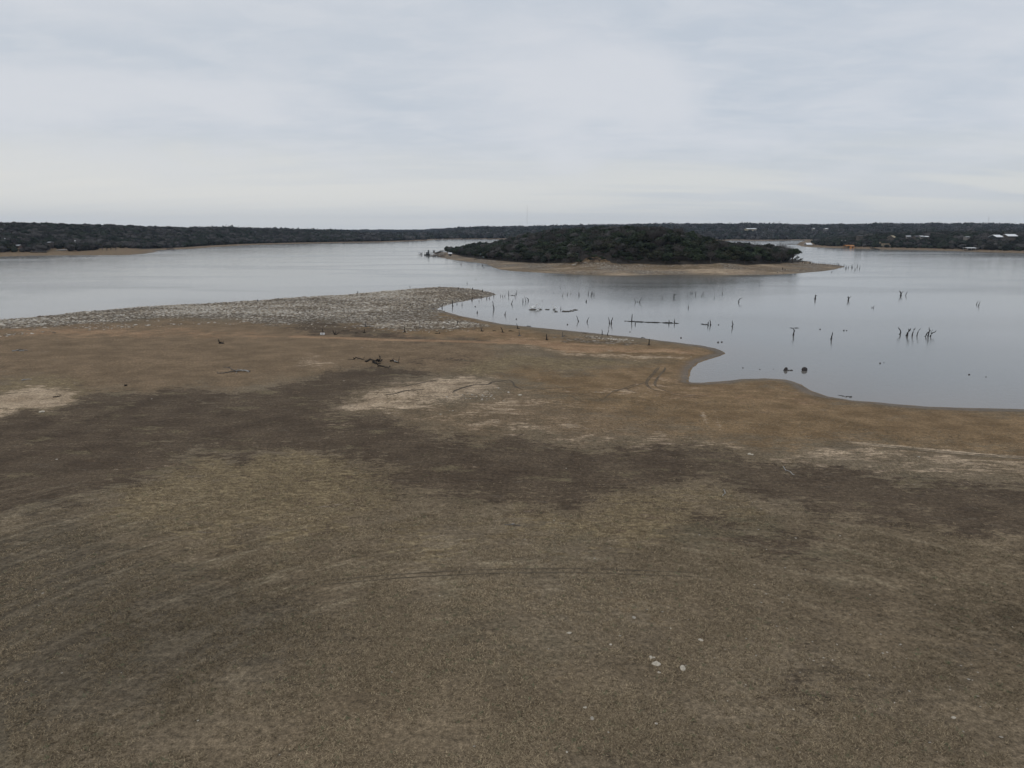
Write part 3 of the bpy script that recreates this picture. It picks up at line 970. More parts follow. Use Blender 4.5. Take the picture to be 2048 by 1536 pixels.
# (px, py, strokes, label, radius)
for px, py, st, lab, r in [
    (987.5, 618, [[(0, 0), (-1.2, 7), (-2, 15)]], "tall thin dead trunk alone in the small cove beside the rubble bar", 0.8),
    (954.5, 626, [[(0, 0), (0.3, 4)]], "short dark stub in the small cove left of the tall thin trunk", 0.8),
    (1010, 630, [[(0, 0), (0.6, 3.5), (2.2, 7.5)]], "short trunk leaning right, just right of the tall thin trunk in the cove", 0.7),
    (1023, 608, [[(0, 0), (1.3, 4), (3, 8.5)]], "thin dead trunk leaning right, between the cove and the group of three leaning snags", 0.6),
    (1046, 604.6, [[(0, 0), (-0.2, 4), (0, 8)]], "upright left one of three dead snags standing together left of the white birds", 0.6),
    (1051, 603, [[(0, 0), (0.6, 3), (-1.6, 9.5)]], "middle one of three dead snags standing together left of the white birds", 0.55),
    (1056.5, 601.5, [[(0, 0), (0.4, 2.5), (-1.4, 4.5), (-3.5, 6)]], "crooked right one of three dead snags left of the white birds", 0.65),
    (1017.5, 591, [[(0, 0), (-0.2, 4), (0.1, 9)]], "slim upright trunk in the water off the tip of the rubble bar", 0.5),
    (1030, 592.5, [[(0, 0), (0.4, 3), (0.7, 6.5)]], "slim snag right of the upright trunk off the tip of the rubble bar", 0.45),
    (1033.2, 588, [[(0, 0), (0.5, 7)]], "thin pole farther out, paired with the slim snag off the bar tip", 0.35),
    (1157.5, 591, [[(0, 0), (0.9, 2.6), (-0.6, 6)]], "bent snag in open water above the right end of the bird raft", 0.55),
    (1176.5, 588.2, [[(0, 0), (0.3, 3), (0, 6.5)]], "leftmost snag of the far cluster of four above the debris rafts", 0.4),
    (1182.3, 591, [[(0, 0), (0.3, 4), (1.4, 8)]], "tall curved snag of the far cluster of four above the debris rafts", 0.5),
    (1184.6, 588.5, [[(0, 0), (0.5, 5)]], "thin snag close behind the tall curved one of the far cluster of four", 0.35),
    (1187.9, 590.5, [[(0, 0), (0.1, 3), (0, 6.5)]], "rightmost upright snag of the far cluster of four above the debris rafts", 0.4),
    (1172.4, 603.6, [[(0, 0), (0.2, 3.4)]], "lone short thick stub between the far cluster of four and the debris rafts", 0.8),
    (1156.8, 643, [[(0, 0), (-1.2, 4), (-3.6, 10.5)]], "dead trunk leaning left near the shore, left of the one leaning right", 0.75),
    (1174, 644, [[(0, 0), (0.8, 4), (3.4, 9.5)]], "dead trunk leaning right near the shore, right of the one leaning left", 0.75),
    (1218.6, 647, [[(0, 0), (-0.1, 5), (-1.9, 11.5)]], "left trunk of the close pair that spreads like a V left of the floating log", 0.7),
    (1222.4, 647.5, [[(0, 0), (0.2, 6), (2.6, 12)]], "thicker right trunk of the close pair spreading like a V left of the floating log", 0.9),
    (1263.8, 643, [[(0, 0), (-0.3, 5), (0.3, 14)]], "tall post standing through the left end of the long floating log", 0.85),
    (1270.6, 648.5, [[(0, 0), (0.4, 5)], [(-0.2, 0), (-1.6, 4)]], "short split stub just in front of the long floating log", 0.6),
    (1337.7, 647, [[(0, 0), (0.2, 4), (-0.4, 7)]], "shorter left post of the pair at the right end of the long log", 0.75),
    (1348.8, 646.5, [[(0, 0), (0, 4), (-0.1, 8.5)]], "taller right post of the pair at the right end of the long log", 0.75),
    (1416, 650.8, [[(0, 0), (0.1, 3), (0.1, 7)]], "short upright post at the right end of the small floating log", 0.9),
    (1421.3, 650.3, [[(0, 0), (-0.6, 4), (-1.8, 9.5)]], "leaning post beside the short one at the small floating log", 0.9),
    (1464.2, 653, [[(0, 0), (1.4, 4), (0.2, 7), (0, 11)]], "crooked single trunk in the water right of the small floating log", 0.85),
    (1477.6, 604.5, [[(0, 0), (-0.4, 2), (1.2, 6.5)], [(1.2, 6), (3.2, 7.2), (7, 9)]], "hooked snag with a long arm pointing right, alone in open water", 0.75),
    (1348, 595, [[(0, 0), (0.1, 3.5)], [(0.1, 3.2), (-2.4, 7.4)], [(0.1, 3.2), (0.5, 8)], [(0.1, 3.2), (4, 7.6)]], "fan shaped snag with three spreading branches in open water", 0.75),
    (1390.6, 590, [[(0, 0), (0, 2.6)], [(0, 2), (-1.6, 6)], [(0, 2), (2.2, 6.4)], [(0, 2.3), (.7, 5)]], "small forked snag far out beside a line of thin ones", 0.5),
    (1271.4, 605, [[(0, 0), (-1.2, 3.2), (-3.2, 8)]], "thin snag leaning left, facing the one leaning right across a gap", 0.4),
    (1278.5, 604.5, [[(0, 0), (1.5, 3.6), (4.8, 9)]], "thicker snag leaning right, facing the thin one leaning left", 0.5),
    (1630.2, 598, [[(0, 0), (0.1, 3.5), (0, 7.5)], [(0.3, 3.5), (2.3, 7.5)]], "stubby upright trunk with split top, left of the Y shaped one", 1.05),
    (1696.4, 601, [[(0, 0), (0.6, 3), (-0.8, 7.6)], [(0.6, 3.2), (3, 5.6), (5.6, 7.8)], [(0.3, 5), (-2.6, 6.8)]], "Y shaped trunk standing right of the stubby split one in open water", 0.95),
    (1801.5, 591.5, [[(0, 0), (0.8, 4), (-0.9, 6.2), (-3, 9)], [(0.8, 4), (2.2, 6), (4.2, 8.6)]], "broad forked trunk far out on the right beside a thin leaning one", 1.0),
    (1811, 591, [[(0, 0), (1.4, 3), (3.6, 6.8)]], "thin leaning snag beside the broad forked trunk far out on the right", 0.6),
    (1586.8, 670.5, [[(0, 0), (0.4, 7), (-1, 13)], [(-0.4, 10), (-2, 12.6), (-5, 14)], [(0.4, 8), (2.2, 11)]], "branched trunk with an arm reaching left, left of the plain pole", 0.95),
    (1662.3, 678.5, [[(0, 0), (0.7, 6), (2, 13)]], "plain thick pole leaning slightly right, nearest trunk in the water", 1.05),
    (1799.6, 668.5, [[(0, 0), (0.9, 3), (-1, 9), (-5, 13)]], "trunk bending left at the left end of the row of dead trees", 0.95),
    (1814, 671.5, [[(0, 0), (1, 6), (4.4, 12.5)], [(3, 9.5), (6, 15)], [(3, 10), (1, 14)]], "thickest trunk of the row of dead trees, with a forked top", 1.45),
    (1824.5, 671.5, [[(0, 0), (1, 7), (5, 15)], [(3.4, 11), (1.6, 13.5)]], "third trunk of the row of dead trees, slim with a small fork", 0.8),
    (1834, 671, [[(0, 0), (0.8, 6), (2.4, 10), (5, 13.5)]], "fourth and thinnest trunk of the row of dead trees", 0.6),
    (1850.5, 673, [[(0, 0), (2.4, 5), (5.6, 8.5)], [(4, 7), (6.5, 9.5), (9.4, 12)]], "low trunk sweeping right at the start of the tangled clump", 0.95),
    (1856, 672, [[(0, 0), (0.4, 5), (1.5, 10), (0.2, 16.5)], [(1.3, 9), (3.6, 12)]], "tallest trunk in the middle of the tangled clump of dead trees", 0.85),
    (1860.5, 672.8, [[(0, 0), (2, 4.6), (5, 8), (8, 7.8), (10.4, 11)], [(2, 4.6), (1.2, 9), (4, 13.5)]], "rightmost trunk of the tangled clump, its arm curling up to the right", 0.8)]:
    stump(px, py, st, lab, r, "dead_tree", "dead tree", GW)

for px, py, h, lean in [(1001.5, 592.5, 3.6, -1), (1005.3, 593.3, 4, 0.6), (1009.5, 592.6, 3.8, 0.8), (1124.5, 592.4, 6.5, 2.6), (1134.5, 590, 4.5, 0.6), (1141.5, 588.4, 2, 0),
        (1324.6, 597, 4.8, -0.8), (1381.6, 588, 4, 0.6), (1384.2, 587.4, 4.4, 0.9), (1406, 588.6, 5.6, 0.5), (1374.6, 592, 3, 0.5), (1403.2, 593.2, 3, -0.4),
        (1428.6, 596.2, 3.6, 0), (1444.8, 588.4, 5.2, 0.2), (1376.6, 616, 5.5, 0.1), (1746.6, 616, 4.2, 1.8), (1744.2, 615.8, 2.4, -0.3), (1953, 608.6, 6.5, 2.4),
        (1957.6, 611.2, 8.6, 1.6), (924.2, 610.5, 5.5, 0), (1519.5, 572, 2.2, 0), (934.3, 566.4, 3, 0), (952, 559, 2, 0), (1274.6, 604, 2, 0.2), (1121, 577, 1.6, 0),
        (1084.5, 602, 1.5, 0), (1107, 586, 1.3, 0), (820, 574, 2.6, 0)]:
    stump(px, py, [[(0, 0), (lean * 0.4, h * 0.5), (lean, h)]], "thin short dead snag, one of the faint small ones scattered over the lake", 0.38, "dead_snag", "snag", GS)

for px, py, h, lean, r in [(884.3, 616.5, 6, 0.2, .7), (905.4, 612, 11, -1.0, .8), (914, 608.5, 3, 0, .5), (945, 597.5, 5, 0, .45), (943.5, 601.5, 4, .2, .5), (962.5, 596.5, 4.5, 0.3, .5),
        (973.5, 598, 3.6, 0, .6), (978.4, 597.2, 3, 1, .6), (987.6, 592.6, 6.5, 0.1, .45), (965, 583.6, 4.6, .2, .8), (945, 579, 3, 0, .9), (916.5, 579.5, 4.5, .8, .6),
        (872.4, 581, 3.4, -.4, .7), (878, 575, 2, 0, .8), (902, 582.5, 2, 0, .7), (715.5, 587, 4, .2, .8), (515, 602.5, 3, 0, .9), (958, 603, 3.2, 0.4, .4), (820, 611, 4, 2, .6), (744, 601, 2.4, -1, .6),
        (865, 590, 2.5, 0, .6), (899, 590.5, 3, .4, .6)]:
    stump(px, py, [[(0, 0), (lean * 0.4, h * 0.5), (lean, h)]], "short dead stub sticking out of the rubble bar, one of many small ones", r, "stump_stub", "stump", "stubs on the rubble bar")

for px, py, st, lab, r, mt, ring in [
    (670, 669.5, [[(0, 0), (-1.2, 3), (-3.6, 9)], [(0, 1), (2, 5), (1, 8)], [(0, 0.5), (5, 2), (8.5, 5)]], "tangled dark root stump on the dark soil right of the white block", 0.9, wood_dark, True),
    (730.5, 654, [[(0, 0), (0.6, 4), (1.6, 10)], [(0.5, 3), (-2, 7.5)], [(0, 0.6), (3, 2.4), (9, 0.9), (19, 0.6)]], "grey root stump with a log trailing right, at the edge of the pale rubble", 0.9, wood_grey, True),
    (728.3, 665.7, [[(0, 0), (0.2, 3.5), (0.6, 7.2)]], "short upright stump below the grey root stump", 0.55, wood_dark, True),
    (809, 664.5, [[(0, 0), (0.2, 5), (-0.2, 11)]], "upright post stump with a dark base below the pale rubble", 0.7, wood_dark, True),
    (840.5, 655, [[(0, 0), (-0.6, 6), (-1.6, 12)]], "faint grey stump standing at the right end of the pale rubble", 0.6, wood_grey, True),
    (914.6, 650.7, [[(0, 0), (0.1, 5), (-0.6, 10)], [(0, 4), (1.8, 6.5), (3.6, 9.4)]], "Y shaped stump on the brown flat near the cove", 0.7, wood_dark, True),
    (963.3, 662.6, [[(0, 0), (-0.6, 5.5)], [(0, 0.3), (4.2, 0.8), (4.4, 3)]], "small leaning stump with a low nub, right of the Y shaped stump", 0.6, wood_dark, True),
    (1005.4, 665, [[(0, 0), (-1.2, 5), (-3.6, 10.5)]], "stump leaning left in the middle of the row along the shore", 0.75, wood_dark, True),
    (1035.3, 657.6, [[(0, 0), (-0.6, 5), (-2.2, 10.5)]], "leaning stump close to the waterline above the upright one", 0.6, wood_dark, True),
    (1038.4, 671.8, [[(0, 0), (0.2, 5), (-0.2, 11)]], "upright thin stump below the leaning one by the waterline", 0.65, wood_grey, True),
    (1093.2, 680.2, [[(0, 0), (0.2, 5.5), (-0.4, 11.5)]], "thick upright stump on the orange clay, its foot dark", 0.95, wood_dark, True),
    (1125, 673.6, [[(0, 0), (-0.2, 5), (0.2, 10)], [(0.4, 0.6), (3.4, 3.4), (6, 1.4), (10, 0.2)]], "thin grey stump with a heap of broken wood at its foot", 0.6, wood_grey, True),
    (1204.4, 670, [[(0, 0), (0, 5), (-0.8, 10)]], "left one of two poles standing at the waterline", 0.65, wood_dark, False),
    (1215, 671, [[(0, 0), (0.6, 5), (2.2, 11)]], "right one of two poles standing at the waterline, leaning right", 0.65, wood_dark, False),
    (1297.8, 690.6, [[(0, 0), (0.2, 6), (0.6, 12)], [(0.4, 11), (-1.8, 12)]], "tallest stump on the sand spit with a short arm at its top", 0.9, wood_dark, True),
    (646.2, 664.2, [[(0, 0), (-0.6, 3), (-1.4, 6.5)]], "thin stake standing behind the white block", 0.45, wood_dark, False)]:
    stump(px, py, st, lab, r, "shore_stump", "stump", GL, mt, ring)


def driftwood(px, py, logs, label, name="driftwood", mat=None, group=None, cat="driftwood", pale=()):
    """fallen wood; every stroke is a limb: (points dx,dy in photo px along the ground or up, radius px, lift)"""
    mat = mat or wood_dark
    base = at(px, py)
    k = base[1] / F
    root = empty(name, base, 0, label, cat, group)
    rng = np.random.RandomState(int(px * 7 + py) % 9973)
    for i, (pts, r, mode) in enumerate(logs):
        P = []
        for dx, dy in pts:
            if mode == 'g':           # lies on the ground
                q = at(px + dx, py - dy)
                P.append(np.array([q[0] - base[0], q[1] - base[1], q[2] - base[2] + r * k * 0.9]))
            elif mode == 'a':         # arched over the ground at the depth of the base
                P.append(np.array([dx * k, rng.uniform(-.25, .25), dy * k]))
        Q = [P[0]]
        for a, b in zip(P[:-1], P[1:]):
            Q += [(a + b) / 2 + rng.normal(size=3) * np.array([.04, .08, .04]) * np.linalg.norm(b - a), b]
        n = len(Q)
        m = MB().tube(Q, [max(r * k * (1.1 - 0.7 * j / (n - 1)), 0.03) for j in range(n)], 8, 0.2)
        if r > 1.0:
            for j in range(3):
                a = Q[rng.randint(1, n)]
                m.tube([a, a + np.array([rng.uniform(-.5, .5), rng.uniform(-.6, .6), rng.uniform(.2, .7)]) * k * 7], [r * k * .4, r * k * .1], 5)
        m.build("trunk" if i == 0 else "branch", wood_pale if i in pale else mat, root)
    return root


driftwood(473, 744.5, [([(27, 1), (12, 2), (0, 1), (-20, -2), (-39, -3)], 1.5, 'g'), ([(0, 2), (-9, 6), (-14, 10), (-26, 11)], 1.1, 'a'),
                       ([(1, 3), (-1, 1), (-2, -3)], 0.9, 'g'), ([(26, 2), (14, 4), (2, 4)], 1.6, 'a')],
          "long grey fallen trunk with one raised fork, lying on the plain left of the tangle", mat=wood_grey, pale=(3, 2))
driftwood(712, 719, [([(-16, 0), (-5, 0), (0, 4), (8, 2), (13, 0), (16, 1), (17, 5)], 1.1, 'a'), ([(-4, 2), (-5, 5)], 0.8, 'a')],
          "thin wavy dark branch, the left piece of the branch tangle on the plain")
driftwood(752, 724, [([(-22, 1), (-12, 5), (-2, 3), (10, 2), (12, 3)], 1.7, 'a'), ([(5, 2), (9, 6), (8, 10), (7, 13)], 1.5, 'a'), ([(10, 3), (12, 6)], 1.0, 'a'),
                     ([(-6, -1), (0, -4), (3, -6), (10, -4)], 1.8, 'g'), ([(-1, -4), (4, -1), (6, 3)], 1.2, 'a'), ([(0, 2), (3, 6), (8, 4), (4, 0)], 1.5, 'a')],
          "largest knotted mass of dark branches with a raised root, middle of the tangle")
driftwood(763, 733, [([(-8, 0), (0, 0), (8, -2), (14, -4), (18, 0)], 1.2, 'g'), ([(-3, 0), (0, 3)], 0.9, 'a')],
          "thin dark branch lying in front of the largest knotted mass")
driftwood(792, 725, [([(-12, 2), (-4, 2), (2, -1), (7, -2)], 1.5, 'g'), ([(4, 0), (6, 5), (7, 12)], 0.8, 'a'), ([(-3, 3), (1, 2), (4, 0)], 1.3, 'a')],
          "short pale topped branch with one upright twig, right end of the tangle", pale=(2,))
driftwood(440, 687.5, [([(7, 0), (3, 1), (0, 2), (-3, 6)], 1.9, 'a'), ([(-3, 0), (4, 1)], 1.6, 'a')], "dark wedge shaped stump remnant alone on the plain", name="fallen_stump", cat="stump")
driftwood(252, 772, [([(-2, 0), (0, 2.6), (3, 2)], 1.5, 'a'), ([(-3, 0), (3, 0)], 1.0, 'a')], "tiny black stump alone on the plain to the left", name="fallen_stump", cat="stump")
driftwood(115, 794, [([(-9, -1), (0, 0), (8, 2)], 1.1, 'g'), ([(5, 2), (7, 3)], 0.7, 'a')], "dark log lying beside the pale sand patch on the left")
driftwood(53, 760, [([(-9, -1), (-4, 0), (2, 1), (10, 1)], 1.0, 'g'), ([(-4, 1), (-6, -1)], 0.7, 'g')], "bleached grey stick on the plain at the far left", mat=wood_pale)
driftwood(40, 702, [([(-15, -1), (-4, 1), (4, 0), (15, 0)], 1.2, 'g'), ([(-6, 0), (1, 3), (6, 3)], 0.9, 'a'), ([(2, 3), (4, 4)], .8, 'a'), ([(-2, -1), (8, -1)], 1.2, 'g')],
          "low heap of bleached branches on the plain near the left edge", mat=wood_grey, pale=(0, 3))
driftwood(1575, 942, [([(-8, 8), (-4, 1), (0, 0), (11, -8), (13, -7)], 0.9, 'g'), ([(-4, 1), (-4, -3)], 0.6, 'g')], "thin grey forked branch lying on the dark soil at right", mat=wood_grey, pale=(0,))
driftwood(1449, 986, [([(-1, 6), (1, 2), (0, -2), (-4, -6)], 0.8, 'g'), ([(1, 1), (2, -1)], 0.5, 'g')], "small curved white branch on the edge of the straw coloured grass", mat=wood_pale)
driftwood(1024, 1051, [([(-15, 1), (-4, 1), (4, 0), (17, -1)], 0.9, 'g'), ([(-3, 1), (5, 3)], 0.6, 'g')], "slim weathered stick lying crosswise in the foreground grass", mat=wood_grey, pale=(1,))
driftwood(876, 667, [([(-6, 0), (0, 0.4), (5, 0.4)], 1.0, 'a'), ([(3, 0.5), (3.4, 3)], 0.8, 'a')], "low dark log with a nub, lying below the faint grey stump")
driftwood(1022, 662.4, [([(-5, 0), (0, 0.8), (5, 0)], 1.0, 'a'), ([(5, 0), (7, -1), (12, -1)], 0.7, 'a')], "low heap of broken dark wood between two leaning stumps")
driftwood(988.5, 662.2, [([(-3, 0), (0, 1.2), (4, 0)], 0.9, 'a')], "small dark mound of wood left of the stump leaning left")
driftwood(688, 662, [([(-5, 0), (2, 0.6), (12, 0.4)], 0.8, 'a')], "thin dark log lying right of the tangled root stump")
driftwood(713, 666.4, [([(-4, 0), (0, 0.8), (4, 0.3)], 0.8, 'a')], "small dark log piece left of the short upright stump")
driftwood(1170, 666.8, [([(-5, 0), (0, 0.8), (4, 0)], 0.9, 'a'), ([(6, -2), (9, -1), (12, -2)], 0.9, 'a')], "dark broken wood washed up along the waterline left of two poles")
driftwood(1058, 653.6, [([(-4, 0), (-1.5, 2.2), (0, 0)], 0.9, 'a'), ([(0, 0), (2.5, 2), (4, 0)], 0.9, 'a')], "two humped dark root lump at the waterline right of the leaning stump")
driftwood(1286, 676.4, [([(-4, 0), (0, 1.4), (4, 0)], 0.9, 'a')], "small dark wood lump on the waterline near the tallest stump")

# floating timber
def floating(px, py, pts, r, label, group=None, mat=None):
    base = flat(px, py)
    k = base[1] / F
    m = MB()
    P = []
    for dx, dy in pts:
        q = flat(px + dx, py - dy)
        P.append(np.array([q[0] - base[0], q[1] - base[1], 0.02]))
    Q = [P[0]]
    rng = np.random.RandomState(int(px))
    for a, b in zip(P[:-1], P[1:]):
        for t in (0.25, 0.5, 0.75, 1.0):
            Q.append(a + (b - a) * t + np.array([0, rng.uniform(-.3, .3), rng.uniform(-.06, .08)]))
    n = len(Q)
    m.tube(Q, [r * k * rng.uniform(0.55, 1.15) for _ in range(n)], 8, 0.2)
    for i in range(n * 2):
        a = Q[rng.randint(0, n)]
        d = np.array([rng.uniform(-1, 1), rng.uniform(-.5, .5), rng.uniform(0, .25)]) * k * 5
        m.tube([a - d * .4, a + d], [r * k * .45, r * k * .1], 5)
    o = m.build("floating_log", mat or wood_dark, loc=(base[0], base[1], 0))
    return tag(o, label, "log", group)


floating(1303, 644.3, [(-54, 2), (-36, 1), (-20, 0), (0, -0.8), (20, -1), (40, -2), (54, -2.6)], 1.0, "long thin dark log floating across the lake, with posts at both ends")
floating(1408, 649, [(-6, 1), (0, 0), (6, -0.4)], 0.8, "small dark log floating beside a pair of leaning posts")
floating(1584, 656, [(-3, 0.2), (4, 0), (12, -0.2)], 0.5, "faint thin stick floating behind the branched trunk")
floating(1690, 793, [(-11, 2), (-3, 0.2), (2, -0.5), (13, -0.8)], 0.7, "thin dark stick floating close to the near shore")
floating(1026, 591, [(-3, 0), (3, 0)], 0.6, "short floating stick between the snags off the bar tip")


def lump_thing(name, px, py, w, d, h, label, cat, mat, group=None, extra=None, sub=2, sink=0.25, seed=None):
    base = at(px, py)
    k = base[1] / F
    m = MB().lump((0, 0, h * k * (0.5 - sink)), (w * k / 2, d * k / 2, h * k / 2), sub, 0.28, seed if seed is not None else int(px * 3 + py))
    if extra:
        for ex in extra:
            m.lump((ex[0] * k, 0, ex[1] * k), (ex[2] * k, ex[2] * k, ex[3] * k), 1, 0.25, int(px) + 1)
    o = m.build(name, mat, loc=base)
    return tag(o, label, cat, group)


rock_dark = mat_simple("wet_dark_rock", (0.045, 0.036, 0.033), 0.7, 0.4, 3.0, spec=0.4)
rock_pale = mat_simple("pale_limestone", (0.49, 0.435, 0.345), 0.9, 0.22, 5.0, bump=0.02)
rock_tan = mat_simple("tan_limestone", (0.36, 0.32, 0.26), 0.9, 0.25, 5.0)
lump_thing("rock", 1571.5, 741, 7, 5, 7, "dark rock hump with a tail of low rock, left of two in the near water", "rock", rock_dark, "dark rocks in the near water",
           [(5, 0.4, 2, 1.2), (9, 0.3, 2.2, 1.2), (12, 0.3, 2.5, 1.4), (-4, 0.2, 1.6, .9)])
lump_thing("rock", 1609, 741, 11, 6, 8, "rounded dark rock standing alone, right of two in the near water", "rock", rock_dark, "dark rocks in the near water")
for px, py, s in [(1362.5, 676, 2.4), (1436, 685, 2.4), (1443.6, 684.4, 2), (1486, 736, 1.6), (1938, 749.5, 2), (1640.5, 659, 1.8), (1688, 661.2, 1.8), (1693.4, 661.2, 1.6),
                  (1135, 649.4, 1.8), (1760, 727, 2.2), (1768, 725.6, 1.4), (1972, 754, 1.2), (1520, 739, 1.2), (1546.6, 738.4, 1.2), (1260, 664, 1.4), (1437, 649.8, 1.6), (1033, 638.4, 1.6), (950.5, 613.4, 1.6)]:
    lump_thing("rock", px, py, s * 1.5, s * 1.6, s * 1.2, "tiny dark rock breaking the water surface, one of the small scattered ones", "rock", rock_dark, "tiny rocks in the lake", sub=1)

# debris rafts with white birds
raft_mat = mat_simple("raft_brush", (0.085, 0.070, 0.055), 0.9, 0.5, 3.0)


def raft(px, py, pieces, label):
    base = flat(px, py)
    k = base[1] / F
    root = empty("brush_raft", (base[0], base[1], 0), 0, label, "brush raft", "brush rafts on the lake")
    m, s = MB(), MB()
    rng = np.random.RandomState(int(px))
    for i, (dx, dy, w, h) in enumerate(pieces):
        q = flat(px + dx, py - dy)
        c = (q[0] - base[0], q[1] - base[1])
        m.lump((c[0], c[1], 0.02), (w * k / 2, max(w * k * 0.42, .5), h * k / 2), 2, 0.35, i + int(px))
        for j in range(int(5 + w)):
            a = np.array([c[0] + rng.uniform(-.5, .5) * w * k, c[1] + rng.uniform(-.3, .3) * w * k, 0.12])
            d = np.array([rng.uniform(-1, 1), rng.uniform(-1, 1), rng.uniform(.05, .5)]) * k * rng.uniform(1, 3)
            s.tube([a, a + d], [0.09, 0.03], 4)
    m.build("mud_mat", raft_mat, root)
    s.build("sticks", wood_grey, root)
    return root


raft(1070, 619.5, [(-6, 0, 10, 2.4), (1, 0.2, 8, 2.0), (7, 0.4, 7, 2.2), (11, 0.4, 4, 1.4)], "left brush raft, the one carrying most of the white birds")
raft(1095, 619.5, [(-3, 0.4, 4, 1.2), (2, 0.2, 4, 1), (13, 0, 4, 1.1)], "broken middle brush raft of scattered scraps between two bigger ones")
raft(1138, 622, [(-12, -1, 6, 1.2), (-4, -1, 14, 2.0), (5, 0, 8, 2.0), (13, 2, 10, 2.4)], "right brush raft, long and low without birds")
raft(1113, 623.6, [(-1, 0, 6, 1.0)], "single flat scrap of brush in front of the middle raft")
white_f = mat_simple("white_plumage", (0.80, 0.80, 0.78), 0.7, 0.06, 6.0)
beak_m = mat_simple("bill_yellow", (0.45, 0.30, 0.12), 0.6, 0.2, 6.0)


def bird(px, py, size, label, rz=0.0, z=0.12):
    q = flat(px, py)
    root = empty("bird", (q[0], q[1], z), rz, label, "bird", "white birds on the brush rafts")
    b = MB()
    b.lump((0, 0, 0.40), (0.46, 0.22, 0.24), 2, 0.06, 3)
    b.tube([(0.32, 0, 0.50), (0.48, 0, 0.72), (0.42, 0, 0.92), (0.48, 0, 1.02)], [0.11, 0.07, 0.055, 0.06], 8)
    b.lump((0.52, 0, 1.03), (0.10, 0.065, 0.07), 1, 0.03, 4)
    b.tube([(-0.36, 0, 0.42), (-0.62, 0, 0.34)], [0.12, 0.03], 6)
    for s in (-1, 1):
        b.tube([(0.02, s * 0.08, 0.22), (0.03, s * 0.08, 0.0)], [0.03, 0.02], 5)
    o = b.build("body", white_f, root, smooth=True)
    MB().tube([(0.58, 0, 1.02), (0.82, 0, 0.93)], [0.035, 0.01], 5).build("bill", beak_m, root)
    for s in (-1, 1):
        MB().lump((-0.08, s * 0.2, 0.44), (0.42, 0.06, 0.18), 2, 0.08, 5).build("wing", white_f, root, smooth=True)
    root.scale = (size * 1.25,) * 3
    return root


bird(1068.4, 618.6, 1.25, "tallest white bird, standing on the left brush raft", 0.2)
bird(1064.8, 618.9, 1.1, "white bird crouched just left of the tallest one on the left raft", 3.4, -0.15)
bird(1066.6, 618.2, 1.15, "white bird pressed close behind the tallest one on the left raft", 0.1)
bird(1079.4, 618.2, 0.8, "small white bird on the right end of the left raft", 1.9)
bird(1075.6, 621.6, 0.85, "white bird resting low on the water in front of the left raft", 0.0, -0.2)
bird(1109.4, 618.6, 0.95, "lone white bird above the middle scraps of brush", 3.0, 0.0)
stump(1121.4, 619.4, [[(0, 0), (0.1, 3), (0, 5.5)]], "thin dark stake standing between the two larger brush rafts", 0.5, "stake", "stake")

# white block by the stumps
q = at(645, 669.5)
k = q[1] / F
blk = empty("float_block", q, 0.05, "white rectangular float block on the dark soil beside a tangled root stump", "float block")
MB().box((0, 0, 2.0 * k), (8.6 * k, 4.0 * k, 3.6 * k)).build("block", mat_simple("white_foam", (0.70, 0.69, 0.67), 0.8, 0.12, 2.0), blk)
MB().box((0, 0, 3.86 * k), (1.0 * k, 4.1 * k, 0.1 * k)).box((0, -2.03 * k, 2.0 * k), (0.8 * k, 0.06 * k, 3.5 * k)).build("strap", wood_grey, blk)

# ------------------------------------------------------------------ pale stones
def stone(px, py, s, label=None, mat=rock_pale, group="small pale stones scattered in the dry grass", flatn=0.45):
    base = at(px, py)
    k = np.linalg.norm(base - np.array([0, 0, CZ])) / F
    r = s * k / 2
    rng = np.random.RandomState(int(px * 3 + py * 5) % 7919)
    m = MB().lump((0, 0, r * flatn * 0.35 + 0.015), (r * rng.uniform(.9, 1.15), r * rng.uniform(.75, 1.1), r * flatn), 1, 0.30, int(px + py), rng.uniform(0, 3))
    o = m.build("stone", mat, loc=base)
    return tag(o, label or "tiny pale stone in the dry grass, one of the many small scattered ones", "stone", group)


stone(1312.5, 1329, 13.5, "largest pale stone in the foreground, angular and flat, with smaller ones around it", group=None, flatn=0.5)
stone(1366.5, 1337.5, 11, "second largest pale stone, oval, right of the largest angular one", group=None)
stone(1301.5, 1315.5, 7, "left one of two small pale stones lying side by side above the largest stone", group=None)
stone(1308.3, 1316, 4.5, "right one of two small pale stones lying side by side above the largest stone", group=None)
stone(1318.5, 1346, 5, "small pale stone just below the largest angular stone", group=None)
stone(1400.5, 1281, 8, "narrow pale sliver of stone up and right of the two largest stones", group=None, flatn=0.3)
stone(1138.5, 1267, 7, "pale rounded stone, the upper left one in the foreground grass", group=None)
stone(1040, 790.5, 7, "single pale boulder on the flat right of the big sand patch", group=None)
stone(1499, 909, 8, "bright pale stone at the upper edge of the dark soil, left one of two", group=None)
stone(1504.5, 910, 5, "smaller bright stone touching the pale one at the edge of the dark soil", group=None)
stone(84, 824, 9, "pale flat stone below the sandy patch at the left edge", group=None, flatn=0.3)
stone(1170, 1416, 7, "pale stone in the lower foreground, upper one of a slanting pair", group=None)
stone(1184.5, 1438, 8, "dull grey stone in the lower foreground, lower one of a slanting pair", rock_tan, group=None)
stone(1268, 1236, 9, "dull tan stone half sunk in grass above the pale rounded stone", rock_tan, group=None, flatn=0.3)
